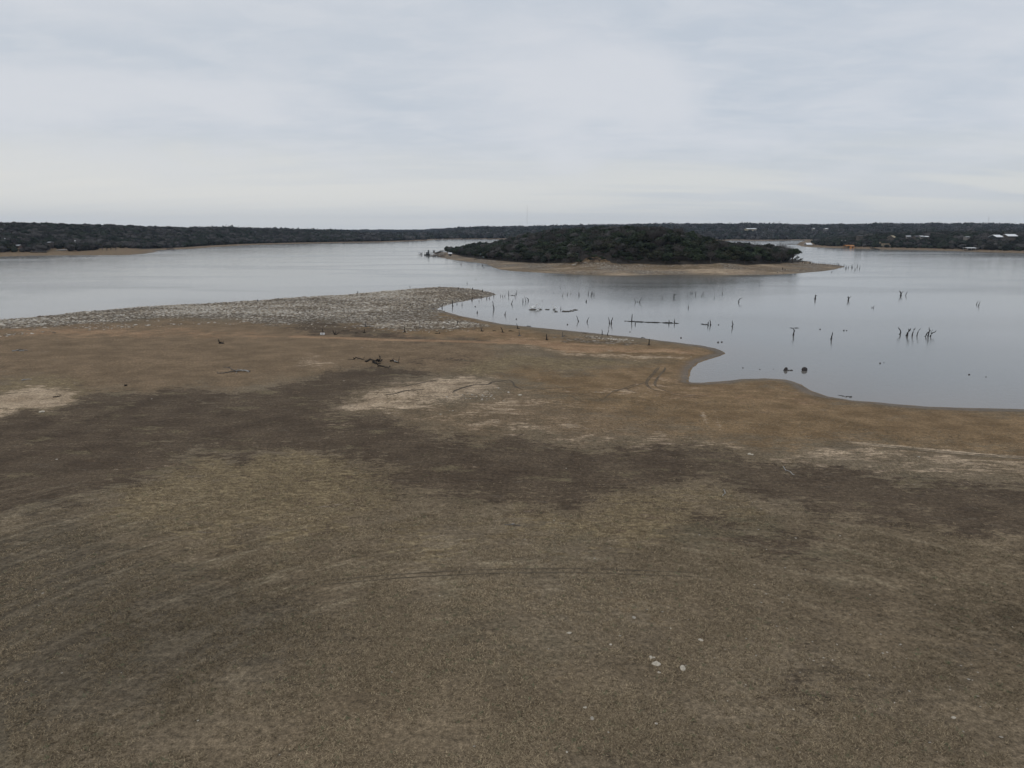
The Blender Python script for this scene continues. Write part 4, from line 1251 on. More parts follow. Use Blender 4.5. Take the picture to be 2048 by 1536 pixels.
for px, py, s in [(1097, 1298, 5), (1221, 1289.5, 6), (1240, 1272, 4.5), (1325, 1224, 5.5), (1295, 1219.5, 5), (1341, 1257, 4), (1384, 1319, 3.5), (1493, 1278, 6), (1625, 1284, 4),
                  (1647, 1316.5, 5), (1766, 1307, 5.5), (1801, 1290, 6), (1813, 1317.5, 3.5), (1937, 1359.5, 6), (1955, 1345, 4), (1922, 1332, 4), (1819, 1383, 3.5), (1216, 1465, 5),
                  (1134, 1505, 5), (1519, 1359.5, 3.5), (1491, 1370, 3.5), (1489, 1373, 3), (1525, 1386, 3.5), (1587, 1419.5, 4), (1908, 1436, 8), (2003, 1475, 6), (1574, 1257, 4), (1553, 1253, 3.5),
                  (1565, 1205, 4), (1523, 1205.5, 4.5), (1532, 1188, 4), (1577, 1191, 4), (1509, 1170, 4), (1591, 1076.5, 5), (1533, 1099, 4), (1522, 1018, 4), (1108, 1041, 5.5), (1399, 1070.5, 7),
                  (1517, 1059.5, 5), (1189, 1117, 5), (1960, 1414, 4), (1927, 1464, 3.5), (1570, 1136, 5), (1680, 1072, 4), (396, 1442, 5), (784, 1345, 5), (949, 1493, 6), (879, 1192, 4),
                  (86, 1187, 4.5), (71, 1180, 3.5), (881, 829, 7), (906, 822, 5), (899, 822, 4), (1192, 784.5, 5), (1132, 937, 4), (688, 762, 4), (925, 659.4, 5), (1837, 914, 5), (1382, 714, 4),
                  (113, 919, 5), (304, 798, 5), (1429, 1316, 3), (1345, 1240, 3), (1700, 1230, 3), (1740, 1190, 3), (1420, 1160, 3), (1600, 1345, 3), (1455, 1402, 3), (1990, 1300, 4), (1870, 1210, 3),
                  (1015, 1380, 3), (724, 695, 4), (1010, 752, 3)]:
    stone(px, py, s * 0.72, mat=rock_tan if int(px) % 3 else rock_pale, flatn=0.3)

# rubble of the bar: slabs, one mass
def scatter_slabs(name, n, region_px, zb, smin, smax, mat, seed, thick=0.35, dens=None):
    P = poly_px(region_px, zb)
    r = np.random.RandomState(seed)
    lo, hi = P.min(0), P.max(0)
    c = r.uniform(size=(n * 8, 2)) * (hi - lo) + lo
    c = c[(sdf(P, c[:, 0], c[:, 1]) > 0)]
    c = c[(sdf(NEAR, c[:, 0], c[:, 1]) > -0.6)]
    f = fbm(c[:, 0] * 0.05, c[:, 1] * 0.12, 3, seed)
    edge_ = sstep(sdf(P, c[:, 0], c[:, 1]), 0, 24 if n > 5000 else 3)
    c = c[r.uniform(size=len(c)) < np.clip(0.6 + f * 2.2, 0.05, 1) * (0.10 + 0.9 * edge_)][:n]
    z = height(c[:, 0], c[:, 1])
    V0, F0 = ICO[0]
    V0 = V0 * np.array([1, 1, 1])
    n = len(c)
    s = smin + (smax - smin) * r.uniform(size=n) ** 2.5
    sx, sy, sz = s * r.uniform(.6, 1.5, n), s * r.uniform(.6, 1.2, n), s * thick * r.uniform(.6, 1.4, n)
    a = r.uniform(0, 6.28, n)
    V = V0[None] * (1 + r.uniform(-.3, .3, (n, len(V0), 1)))
    V = V * np.stack([sx, sy, sz], 1)[:, None, :]
    tilt = r.uniform(-.5, .5, n)
    X = V[..., 0] * np.cos(a)[:, None] - V[..., 1] * np.sin(a)[:, None]
    Y = V[..., 0] * np.sin(a)[:, None] + V[..., 1] * np.cos(a)[:, None]
    Z = V[..., 2] + X * tilt[:, None] * 0.4
    V = np.stack([X + c[:, 0:1], Y + c[:, 1:2], Z + z[:, None] + sz[:, None] * 0.3], -1).reshape(-1, 3)
    Fc = (np.array(F0)[None] + (np.arange(n) * len(V0))[:, None, None]).reshape(-1, 3)
    g1 = r.uniform(size=n) + 0.06 + 1.1 * fbm(c[:, 0] * 0.06, c[:, 1] * 0.15, 3, seed + 40) + 0.20 * sstep(c[:, 0], -60, 0)
    col = np.where((g1 < 0.42)[:, None], np.array([[0.52, 0.47, 0.40]]), np.array([[0.36, 0.305, 0.235]])) * r.uniform(.7, 1.2, (n, 1))
    col = np.where((g1 > 0.85)[:, None], np.array([[0.17, 0.135, 0.10]]), col)
    o = mesh_np(name, V, Fc, mat, {'tint': np.repeat(col, len(V0), 0)}, smooth=False)
    return o


slab_mat = mat_tint("limestone_rubble")
o = scatter_slabs("rubble", 34000, [(-300, 630), (0, 630), (400, 598), (870, 565), (1005, 580), (1000, 594), (905, 608), (872, 618), (860, 622), (740, 640), (620, 641), (520, 650), (430, 637), (330, 637), (250, 646), (130, 652), (0, 660), (-300, 680)],
                  0.8, 0.09, 0.52, slab_mat, 3)
tag(o, "pale and brown limestone rubble covering the bar along the water", "rubble", kind='stuff')
o = scatter_slabs("scattered_rubble", 3800, [(-300, 640), (0, 640), (400, 612), (870, 590), (905, 612), (880, 630), (980, 648), (960, 662), (820, 668), (600, 662), (420, 652), (250, 660), (0, 678), (-300, 690)],
                  0.9, 0.08, 0.42, slab_mat, 13)
tag(o, "sparse stones thinning out from the rubble bar into the brown soil", "stones", kind='stuff')
o = scatter_slabs("loose_stones", 2200, [(740, 650), (820, 642), (900, 640), (960, 642), (985, 648), (960, 653), (900, 655), (850, 656), (790, 657), (735, 658)], 1.0, 0.15, 0.5, slab_mat, 5)
tag(o, "band of pale loose stones behind the stumps on the flat", "stones", kind='stuff')
o = scatter_slabs("shore_gravel", 420, [(1140, 664), (1200, 668), (1275, 677), (1250, 683), (1170, 677)], 0.6, 0.12, 0.36, slab_mat, 6)
tag(o, "scatter of pale gravel along the waterline by two poles", "gravel", kind='stuff')
o = scatter_slabs("sand_patch_rubble", 150, [(900, 785), (950, 776), (1010, 772), (1054, 776), (1000, 790), (1010, 800), (930, 798), (860, 792)], 1.2, 0.05, 0.20, slab_mat, 8)
tag(o, "broken pale crust stones on the lower edge of the sand patch", "stones", kind='stuff')
o = scatter_slabs("grit", 300, [(1000, 1150), (1500, 1100), (2100, 1130), (2300, 1500), (1900, 1640), (1000, 1640), (900, 1400)], 1.2, 0.02, 0.075, slab_mat, 9)
tag(o, "fine pale grit strewn through the foreground grass", "grit", kind='stuff')

# ------------------------------------------------------------------ dry grass of the foreground (real tufts)
def grass_field(n, seed):
    r = np.random.RandomState(seed)
    rad = np.exp(r.uniform(math.log(25), math.log(105), n * 2))
    az = np.radians(r.uniform(-40, 40, n * 2))
    x, y = rad * np.sin(az), rad * np.cos(az)
    ok = sdf(NEAR, x, y) > 14
    # the tufts follow the ground beneath them: few on bare soil, pale in the straw, dull in the dark turf
    ri = np.clip(np.searchsorted(radii, np.hypot(x, y)), 0, len(radii) - 1)
    ai = np.clip(np.searchsorted(_az, np.arctan2(x, y)), 0, len(_az) - 1)
    gi = ri * len(_az) + ai
    ind_, stw, fdk, swt = m_dark[gi], m_straw[gi], m_fd[gi], m_sw[gi]
    cl = fbm(x * 0.35, y * 0.35, 3, 91)
    th = np.arctan2(x - 3, y - 20)
    rw = np.hypot(x - 3, y - 20)
    arcs_ = fbm(rw * 1.1, th * 5, 3, 93)
    ok &= r.uniform(size=len(x)) < np.clip((0.42 + 2.0 * cl + (0.6 + 1.6 * swt) * arcs_ + 0.3 * stw) * (1 - 0.97 * sstep(ind_, 0.1, 0.7)), 0, 1) * np.where(rad > 75, 0.6, 1.0)
    x, y, rad, cl, stw, fdk = x[ok][:n], y[ok][:n], rad[ok][:n], cl[ok][:n], stw[ok][:n], fdk[ok][:n]
    big = fbm(x * 0.06, y * 0.06, 3, 95)
    z = height(x, y)
    n = len(x)
    B = 7
    a = r.uniform(0, 6.28, (n, B))
    L = (0.06 + 0.12 * r.uniform(size=(n, B))) * (0.8 + 0.7 * (cl[:, None] + .5))
    hh = 0.02 + 0.075 * r.uniform(size=(n, B)) ** 1.5
    w = 0.012 + 0.016 * r.uniform(size=(n, B))
    ox, oy = r.normal(0, 0.09, (n, B)), r.normal(0, 0.09, (n, B))
    px_, py_ = -np.sin(a) * w, np.cos(a) * w
    bx, by = x[:, None] + ox, y[:, None] + oy
    z = z[:, None]
    V = np.stack([np.stack([bx + px_, by + py_, z + 0 * a], -1), np.stack([bx - px_, by - py_, z + 0 * a], -1),
                  np.stack([bx + np.cos(a) * L, by + np.sin(a) * L, z + hh], -1)], 2).reshape(-1, 3)
    Fc = np.arange(len(V)).reshape(-1, 3)
    g1 = r.uniform(size=(n, B, 1))
    col = np.where(g1 < 0.42, np.array([0.33, 0.26, 0.165]), np.where(g1 < 0.82, np.array([0.225, 0.170, 0.108]), np.array([0.11, 0.082, 0.052])))
    col = col * r.uniform(.75, 1.2, (n, 1, 1)) * (1 - 0.42 * fdk + 0.22 * stw + 0.9 * big)[:, None, None]
    col = np.where((r.uniform(size=(n, 1, 1)) < 0.02), np.array([0.13, 0.145, 0.08]), col)
    o = mesh_np("dry_grass", V, Fc, mat_tint("dead_grass_blades"), {'tint': np.repeat(col.reshape(-1, 3), 3, 0)}, smooth=False)
    return tag(o, "short dead grass matted over the foreground", "grass", kind='stuff')


grass_field(80000, 17)

# ------------------------------------------------------------------ trees
leaf_green = mat_simple("juniper_foliage", (0.028, 0.037, 0.021), 0.9, 0.45, 0.8, spec=0.1, rnd=0.5)
leaf_olive = mat_simple("oak_foliage", (0.036, 0.038, 0.024), 0.9, 0.45, 0.8, spec=0.1, rnd=0.45)
twig_grey = mat_simple("bare_twigs", (0.085, 0.076, 0.070), 0.95, 0.35, 1.0, spec=0.1, rnd=0.25)
bark = mat_simple("bark", (0.075, 0.062, 0.052), 0.95, 0.3, 2.0)


def blob_set(r, rad, hgt, n, low=0.15):
    """sub-crown centres inside a domed crown"""
    C = []
    for _ in range(n):
        a, q = r.uniform(0, 6.28), math.sqrt(r.uniform(0, 1)) * 0.72
        zc = hgt * (low + 0.25 + (0.60 - low) * (1 - q * q) * r.uniform(0.35, 1.0))
        C.append((rad * q * math.cos(a), rad * q * math.sin(a), zc, rad * r.uniform(0.26, 0.42)))
    return C


def crown_mesh(seed, rad, hgt, nb, per, leaf, core=True, low=0.15, name="crown_mesh"):
    r = np.random.RandomState(seed)
    C = blob_set(r, rad, hgt, nb, low)
    V, Fc = [], []
    V0, F0 = ICO[1]
    F0 = np.array(F0)
    nv = 0
    for cx, cy, cz, cr in C:
        if core:
            k = 0.74 * (1 + r.uniform(-.25, .25, (len(V0), 1)))
            V.append(V0 * k * np.array([cr, cr, cr * 0.75]) + np.array([cx, cy, cz]))
            Fc.append(F0 + nv)
            nv += len(V0)
        d = r.normal(size=(per, 3))
        d /= np.linalg.norm(d, axis=1)[:, None]
        d[:, 2] = np.abs(d[:, 2]) * 0.9 - 0.25
        p = d * cr * r.uniform(0.7, 1.18, (per, 1)) * np.array([1, 1, 0.8]) + np.array([cx, cy, cz])
        s = leaf * r.uniform(0.6, 1.4, (per, 1))
        t1 = r.normal(size=(per, 3))
        t2 = r.normal(size=(per, 3))
        t1 /= np.linalg.norm(t1, axis=1)[:, None]
        t2 /= np.linalg.norm(t2, axis=1)[:, None]
        tri = np.stack([p + t1 * s, p - t1 * s * 0.5 + t2 * s * 0.8, p - t1 * s * 0.5 - t2 * s * 0.8], 1).reshape(-1, 3)
        V.append(tri)
        Fc.append(np.arange(per * 3).reshape(-1, 3) + nv)
        nv += per * 3
    return np.vstack(V), np.vstack(Fc), C


def mesh_data(name, V, Fc, mat, smooth=False):
    o = mesh_np(name, V, Fc, mat, smooth=smooth)
    me = o.data
    bpy.data.objects.remove(o)
    return me


def trunk_data(C, seed, hgt, thick, nl, mat):
    r = np.random.RandomState(seed)
    m = MB()
    top = np.array([r.uniform(-.3, .3), r.uniform(-.3, .3), hgt * 0.42])
    m.tube([(0, 0, -0.6), (0.05, 0, hgt * 0.15), tuple(top * 0.7), tuple(top)], [thick * 1.3, thick, thick * .85, thick * .6], 7, 0.1)
    for cx, cy, cz, cr in C[:nl]:
        s = top * r.uniform(0.4, 0.95)
        e = np.array([cx, cy, cz])
        mid = (s + e) / 2 + np.array([0, 0, -0.1 * hgt * r.uniform(0, 1)])
        m.tube([s, mid, e], [thick * .45, thick * .3, thick * .12], 5, 0.1)
    me = bpy.data.meshes.new("trunk")
    me.from_pydata(m.v, [], m.f)
    me.materials.append(mat)
    return me


def bare_data(seed, rad, hgt, thick):
    r = np.random.RandomState(seed)
    tm, cm = MB(), MB()
    tm.tube([(0, 0, -.5), (0, 0, hgt * .18), (r.uniform(-.3, .3), 0, hgt * .36)], [thick * 1.3, thick, thick * .8], 6)
    st = np.array([0, 0, hgt * .3])
    for i in range(11):
        a = 6.28 * i / 11 + r.uniform(-.3, .3)
        e = np.array([math.cos(a) * rad * r.uniform(.3, .75), math.sin(a) * rad * r.uniform(.3, .75), hgt * r.uniform(.62, .9)])
        md = (st + e) / 2 + np.array([0, 0, .06 * hgt])
        tm.tube([st, md, e], [thick * .5, thick * .32, thick * .14], 5)
        for j in range(9):
            b = md + (e - md) * r.uniform(0, 1)
            d = r.normal(size=3) * rad * .25 + np.array([0, 0, .12 * hgt])
            cm.tube([b, b + d * .5, b + d + r.normal(size=3) * .15], [.07, .05, .02], 3, caps=False)
            for q in range(4):
                b2 = b + d * r.uniform(.3, 1)
                d2 = r.normal(size=3) * rad * .13 + np.array([0, 0, .04 * hgt])
                cm.tube([b2, b2 + d2], [.05, .015], 3, caps=False)
    out = []
    for nm, m, mt in (("trunk", tm, twig_grey), ("crown", cm, twig_grey)):
        me = bpy.data.meshes.new(nm)
        me.from_pydata(m.v, [], m.f)
        me.materials.append(mt)
        out.append(me)
    return out


TREES = {}
EV = []
for i in range(6):
    V, Fc, C = crown_mesh(100 + i, 5.0, 7.2, 15, 60, 0.42, True, 0.0 if i % 2 else 0.08)
    EV.append((trunk_data(C, i, 7.2, 0.28, 6, bark), mesh_data("crown", V, Fc, leaf_green if i < 4 else leaf_olive)))
OAK = []
for i in range(3):
    V, Fc, C = crown_mesh(200 + i, 5.2, 7.5, 15, 58, 0.42, True, 0.32)
    OAK.append((trunk_data(C, 20 + i, 8.5, 0.38, 9, bark), mesh_data("crown", V, Fc, leaf_olive)))
BARE = [tuple(bare_data(300 + i, 5.0, 7.5, 0.25)) for i in range(3)]


def plant(data, loc, rz, sc, name, label, cat, group, szf=1.0):
    root = empty(name, loc, rz, label, cat, group)
    root.scale = (sc, sc, sc * szf)
    for nm, me in (("trunk", data[0]), ("crown", data[1])):
        o = bpy.data.objects.new(nm, me)
        COL.objects.link(o)
        o.parent = root
    return root


# --- places that stay open: (x, y, radius)
CLEAR = []


def at_canopy(px, py, up=6.0):
    d = ray(px, py)
    X, Y, Z = d[0] * _T, d[1] * _T, CZ + d[2] * _T
    g_ = height(X, Y)
    j = int(np.argmax((Z < g_ + up) & (g_ > 1.0)))
    t = _T[j]
    return np.array([X[j], Y[j], float(g_[j])]), Z[j] - float(g_[j])


def keep_open(px, py, rad=9, Y=None, toward=22):
    q = at(px, py) if Y is None else at_depth(px, py, Y)
    n = math.hypot(q[0], q[1])
    for s in np.arange(0, toward, 5):
        CLEAR.append((q[0] - q[0] / n * s, q[1] - q[1] / n * s, rad))
    return q


def poisson(xs, ys, spacing, r):
    """drop points closer than their spacing, via hashing"""
    keep, cells = [], {}
    g = spacing
    for i, (x, y) in enumerate(zip(xs, ys)):
        cx, cy = int(x // g), int(y // g)
        ok = True
        for ax in (-1, 0, 1):
            for ay in (-1, 0, 1):
                for (qx, qy) in cells.get((cx + ax, cy + ay), ()):
                    if (qx - x) ** 2 + (qy - y) ** 2 < g * g:
                        ok = False
                        break
                if not ok:
                    break
            if not ok:
                break
        if ok:
            cells.setdefault((cx, cy), []).append((x, y))
            keep.append(i)
    return np.array(keep)


def drop_clear(x, y):
    ok = np.ones(len(x), bool)
    for cx, cy, cr in CLEAR:
        ok &= (x - cx) ** 2 + (y - cy) ** 2 > cr * cr
    return ok


# ------------------------------------------------------------------ built things on the far shores
white_metal = mat_simple("white_painted_metal", (0.78, 0.79, 0.80), 0.5, 0.06, 0.6, spec=0.4)
grey_metal = mat_simple("grey_metal_roof", (0.34, 0.35, 0.36), 0.5, 0.12, 0.6, spec=0.4)
dark_roof = mat_simple("dark_shingle", (0.10, 0.10, 0.105), 0.9, 0.2, 1.0)
tan_roof = mat_simple("tan_roof", (0.34, 0.29, 0.20), 0.85, 0.15, 0.6)
wall_pale = mat_simple("pale_stucco", (0.22, 0.205, 0.185), 0.9, 0.12, 0.6)
wall_stone = mat_simple("stone_wall", (0.105, 0.09, 0.075), 0.9, 0.25, 1.4)
wall_pink = mat_simple("pinkish_plaster", (0.22, 0.155, 0.125), 0.9, 0.15, 0.8)
glass_dark = mat_simple("dark_window", (0.025, 0.03, 0.035), 0.2, 0.2, 1.0, spec=0.6)
timber = mat_simple("dock_timber", (0.20, 0.175, 0.15), 0.9, 0.3, 1.2)
timber_dark = mat_simple("dark_dock_timber", (0.055, 0.048, 0.042), 0.9, 0.3, 1.2)
orange_paint = mat_simple("orange_paint", (0.52, 0.23, 0.07), 0.8, 0.2, 0.8)
blue_green = mat_simple("faded_blue_green_steel", (0.16, 0.225, 0.235), 0.7, 0.12, 0.5)
hull_dark = mat_simple("dark_hull", (0.035, 0.04, 0.04), 0.6, 0.3, 0.8)


def house(px, py, wpx, wall_px, roof_px, depth, rz, wallm, roofm, label, Y=None, name="house", cat="house", windows=3, chim=False, stilts=0.0, open_r=None, toward=22, group=None, up=0.0):
    """gabled building, base centre at a photo pixel"""
    lift = 0.0
    if up:
        q, lift = at_canopy(px, py, up)
        n_ = math.hypot(q[0], q[1])
        for s_ in np.arange(0, toward * 0.45, 5):
            CLEAR.append((q[0] - q[0] / n_ * s_, q[1] - q[1] / n_ * s_, max(6, wpx * q[1] / F * .5)))
    else:
        q = at(px, py) if Y is None else at_depth(px, py, Y)
        if open_r is None:
            keep_open(px, py, 9, Y, toward)
        elif open_r:
            keep_open(px, py, open_r, Y, toward)
    k = q[1] / F
    Wd, hw, hr = wpx * k, wall_px * k + lift, max(roof_px * k, 0.6)
    root = empty(name, q, rz, label, cat, group)
    b = MB()
    b.box((0, 0, hw / 2 - 1.0), (Wd, depth, hw + 2.0))
    # gable ends
    for s in (-1, 1):
        x = s * (Wd / 2 - 0.05)
        b.add([(x - .08, -depth / 2, hw), (x - .08, depth / 2, hw), (x - .08, 0, hw + hr - 0.03), (x + .08, -depth / 2, hw), (x + .08, depth / 2, hw), (x + .08, 0, hw + hr - 0.03)],
              [(0, 1, 2), (5, 4, 3), (0, 3, 4, 1), (1, 4, 5, 2), (2, 5, 3, 0)])
    b.build("wall", wallm, root)
    rf = MB().roof((0, 0, hw + 0.01), Wd, depth, hr, 0.18, 0.55).build("roof", roofm, root)
    if chim:
        MB().box((Wd * .25, depth * .1, hw + hr * .9), (0.9, 0.9, hr * 1.1)).build("chimney", wall_stone, rf)
    for i in range(windows):
        x = Wd * ((i + 0.5) / windows - 0.5)
        f = MB().box((x, -depth / 2 - 0.03, hw - max(wall_px * k, 1.2) * .5), (min(1.6, Wd / windows * .6), 0.1, min(1.3, hw * .5))).build("window", glass_dark, root)
    MB().box((Wd * .08, -depth / 2 - 0.04, min(1.05, hw * .45)), (1.0, 0.08, min(2.1, hw * .85))).build("door", timber_dark, root)
    return root


def shelter(px, py, wpx, hpx, roof_px, depth, rz, postm, roofm, label, Y=None, name="boathouse", cat="boathouse", deck=True, group=None):
    """open boathouse: posts, low roof and a deck"""
    q = at(px, py) if Y is None else at_depth(px, py, Y)
    k = q[1] / F
    Wd, h, hr = wpx * k, hpx * k, roof_px * k
    root = empty(name, q, rz, label, cat, group)
    for sx in (-1, 0, 1):
        for sy in (-1, 1):
            MB().box((sx * Wd * .44, sy * depth * .42, h / 2 - 0.8), (0.28, 0.28, h + 1.6)).build("post", postm, root)
    MB().roof((0, 0, h + 0.02), Wd, depth, max(hr, .5), 0.14, 0.3).build("roof", roofm, root)
    if deck:
        d = MB()
        for i in range(9):
            d.box((Wd * (i / 8 - .5) * .96, 0, 0.5), (Wd / 9 * .9, depth * .95, 0.14))
        d.box((0, depth * .3, 0.36), (Wd * .95, .2, .2)).box((0, -depth * .3, 0.36), (Wd * .95, .2, .2))
        d.build("deck", timber, root)
        MB().box((Wd * .2, depth * .1, 1.05), (Wd * .35, depth * .35, 0.9)).lump((Wd * .2, depth * .1, .9), (Wd * .26, depth * .16, .6), 1, .05, 3).build("moored_hull", hull_dark, root)
    return root


def dock(pts_px, width, mat, label, z=0.6, name="dock", cat="dock", zs=None, rail=False):
    P = [at(a, b) for a, b in pts_px]
    base = P[0]
    root = empty(name, (base[0], base[1], 0), 0, label, cat)
    zs = zs or [z] * len(P)
    m, s = MB(), MB()
    Q = [np.array([p[0] - base[0], p[1] - base[1], max(p[2], 0) + zz]) for p, zz in zip(P, zs)]
    for a, b in zip(Q[:-1], Q[1:]):
        m.beam(a, b, width, 0.25)
        L = np.linalg.norm(b - a)
        n = max(2, int(L / 4))
        d = (b - a) / L
        nn = np.array([-d[1], d[0], 0])
        for i in range(n + 1):
            c = a + (b - a) * i / n
            for sg in (-1, 1):
                e = c + nn * sg * (width / 2 + 0.08)
                s.box((e[0], e[1], e[2] - 0.6), (0.22, 0.22, 2.6))
        if rail:
            for sg in (-1, 1):
                s.beam(a + nn * sg * width / 2 + np.array([0, 0, .9]), b + nn * sg * width / 2 + np.array([0, 0, .9]), .08, .08)
    m.build("deck", mat, root)
    s.build("piles", timber_dark, root)
    return root


# island landing, left tip
Yd = flat(868, 509)[1]
shelter(841, 509.8, 7.5, 3.6, 0.8, 3.6, 0.1, white_metal, grey_metal, "small white framed boat lift floating off the left tip of the island", name="boat_lift", cat="boat lift")
q = at(854.5, 510.5)
k = q[1] / F
barge = empty("work_boat", q, 0.08, "dark work boat with a tall cabin moored off the left tip of the island", "boat")
hb = MB()
hb.add([(-6.5 * k, -2.2, 0.9), (6.5 * k, -2.2, 0.9), (6.5 * k, 2.2, 0.9), (-6.5 * k, 2.2, 0.9), (-5.6 * k, -1.8, -.3), (5.6 * k, -1.8, -.3), (5.6 * k, 1.8, -.3), (-5.6 * k, 1.8, -.3)],
       [(0, 1, 2, 3), (7, 6, 5, 4), (0, 4, 5, 1), (1, 5, 6, 2), (2, 6, 7, 3), (3, 7, 4, 0)])
hb.build("hull", hull_dark, barge)
cb = MB().box((1.0 * k, 0, 2.0), (6.5 * k, 3.0, 2.2)).box((2.6 * k, 0, 4.0), (3.0 * k, 2.2, 2.0)).box((2.6 * k, 0, 5.15), (3.6 * k, 2.6, 0.2)).build("cabin", hull_dark, barge)
MB().box((0, -1.53, 2.3), (1.0, .06, .8)).box((2.0 * k + .8, -1.53, 2.3), (.8, .06, .8)).box((2.6 * k, -1.13, 4.2), (1.1, .06, .8)).build("window", grey_metal, cb)
MB().tube([(-5 * k, 0, .9), (-5 * k, 0, 3.8)], .1, 6).tube([(-3.6 * k, 0, .9), (-4.8 * k, 0, 3.4)], .07, 6).build("mast", timber_dark, barge)
dock([(861, 508.2), (873, 507.6), (884, 504.6), (894, 503.6)], 1.8, timber_dark, "narrow dark gangway running from the work boat up to the island trees", zs=[.9, 1.0, 1.6, 1.2], rail=True, name="gangway", cat="gangway")
q = at(868, 507.6)
k = q[1] / F
ps = empty("dock_hut", q, 0.2, "tiny grey hut standing on the dark gangway behind the work boat", "hut")
MB().box((0, 0, 1.9), (3.2 * k, 1.8, 2.2)).build("wall", wall_pale, ps)
MB().roof((0, 0, 3.02), 3.2 * k, 1.8, .7, .12, .25).build("roof", dark_roof, ps)
MB().box((0, -.93, 1.8), (.6, .06, 1.6)).build("door", timber_dark, ps)
dock([(862.5, 512.6), (873, 510.2), (881, 508.2)], 4.6, timber, "tilted pale floating dock stranded at the left tip of the island, rear one", z=0.5)
dock([(866, 514.2), (876, 514.2), (888, 514)], 2.6, timber_dark, "low dark floating dock at the waterline of the island tip", z=0.45)
dock([(878, 512.6), (888, 510.6)], 3.4, wall_pale, "short pale dock panel resting tilted above the low dark dock", z=1.7)
house(900, 512, 5.5, 4.5, 1.6, 3.0, 0.3, wall_pale, white_metal, "small pale hut at the tree edge by the island landing", name="hut", cat="hut", windows=1, open_r=5, toward=12)
house(969.5, 515, 8, 5.4, 1.0, 3.6, 0.05, blue_green, blue_green, "blue green metal shed at the edge of the island trees", name="shed", cat="shed", windows=0, open_r=6, toward=14)
house(962.4, 514, 3.6, 4.6, 0.8, 3.0, -0.1, hull_dark, blue_green, "smaller darker shed joined to the left of the blue green one", name="shed", cat="shed", windows=0, open_r=4, toward=10)
dock([(949, 519), (960, 518), (975, 515.4)], 1.4, timber_dark, "dark plank ramp lying on the beach below the blue green shed", z=0.25, name="ramp", cat="ramp")

# right hand shore
house(1616, 490.6, 11, 1.2, 3.4, 9, 0.15, wall_pale, white_metal, "white roofed boathouse on the point at the tip of the right shore", name="boathouse", cat="boathouse", windows=2, open_r=16, toward=30)
dock([(1576, 489.6), (1590, 489), (1604, 488.4)], 3.0, timber, "long low dock reaching left from the white roofed boathouse", z=0.7)
dock([(1574, 487.2), (1590, 486.2), (1600, 485.8)], 1.6, white_metal, "thin white dock behind the long low one at the point", z=0.8)
house(1645.5, 487.4, 4.2, 2.2, 1.2, 4, 0.3, wall_stone, grey_metal, "tiny stone hut up a ramp right of the white roofed boathouse", name="hut", cat="hut", windows=1, open_r=7)
dock([(1625, 491.4), (1634, 489.8), (1642, 488)], 2.2, timber, "sloping path of planks leading to the tiny stone hut", z=0.4, name="ramp", cat="ramp")
q = keep_open(1686.5, 488.5, 8)
k = q[1] / F
cp = empty("canopy", q, 0, "small white canopy on a leaning pole above the orange boathouse", "canopy")
MB().tube([(2.0 * k, 0, -.5), (-1.0 * k, 0, 6.6 * k)], .22, 6).tube([(2.0 * k, .6, -.5), (1.6 * k, .6, 6.6 * k)], .15, 6).build("pole", grey_metal, cp)
MB().box((0, 0, 7.1 * k), (6.4 * k, 3.0, 1.3 * k)).build("canopy_top", white_metal, cp)
shelter(1697, 495.6, 17, 4.0, 1.2, 9, 0.05, orange_paint, orange_paint, "orange boathouse with open posts on the right shore")
house(1703.6, 496.4, 6.4, 3.6, 0.8, 4, 0.05, orange_paint, timber, "boxy orange cabin at the right end of the orange boathouse", name="cabin", cat="cabin", windows=1, open_r=0)
house(1718.5, 480.5, 8.5, 8, 1.2, 8, 0.0, wall_stone, dark_roof, "tall grey house with a flat dark roof in the trees behind the orange boathouse", windows=3, up=6)
house(1783.5, 477, 8, 1.6, 4.0, 10, 0.5, wall_stone, tan_roof, "house with a steep tan roof among the dark trees", up=6)
house(1816, 475, 7, 1.4, 2.2, 9, -0.3, wall_pale, grey_metal, "small house with a pale grey roof right of the tan roofed one", up=6)
house(1832, 476, 9, 2.2, 2.4, 9, 0.1, wall_stone, dark_roof, "middle one of three low houses side by side, with grey gables", chim=True, up=6)
house(1841, 476.4, 9, 2.6, 2.4, 8, 0.25, wall_pale, grey_metal, "low house with a long grey roof, fourth from the orange boathouse", up=6)
house(1851.5, 475.5, 6, 1.8, 1.4, 7, 0.0, wall_stone, white_metal, "little house with a pale roof, right end of the row of low houses", up=6)
house(1933, 476, 6, 1.6, 1.2, 8, 0.0, wall_pale, grey_metal, "tiny grey roofed house alone in the trees above the covered slip", up=6)
house(1991, 478, 14, 3.6, 4.2, 14, 0.12, hull_dark, white_metal, "bright white roofed house, left one of two large ones at right", toward=30, windows=4, up=6)
house(2018.5, 476, 18, 3.4, 3.8, 14, -0.05, wall_stone, white_metal, "bright white roofed house, right one of two, its roof longer", toward=30, windows=5, up=6)
shelter(1938.5, 500.8, 18, 4.4, 1.0, 9, 0.0, grey_metal, white_metal, "long covered boat slip with a white roof on the beach at right")
tb = keep_open(1773, 492, 9)
k = tb[1] / F
tr = empty("stone_terrace", tb, 0, "tan stone terraces stepping up from the beach in the trees", "terrace")
for i, (w, dx) in enumerate(((20, 0), (16, 1), (11, -2))):
    MB().box((dx * k, i * 5.0, 0.6 + i * 1.9), (w * k, 1.2, 2.2)).build("retaining_wall", mat_simple("tan_masonry", (0.27, 0.22, 0.155), 0.9, 0.3, 0.8), tr)
dock([(1742, 496), (1752, 498.6), (1756, 500)], 3.0, timber_dark, "dark little dock left of the tan stone terraces", z=0.5)
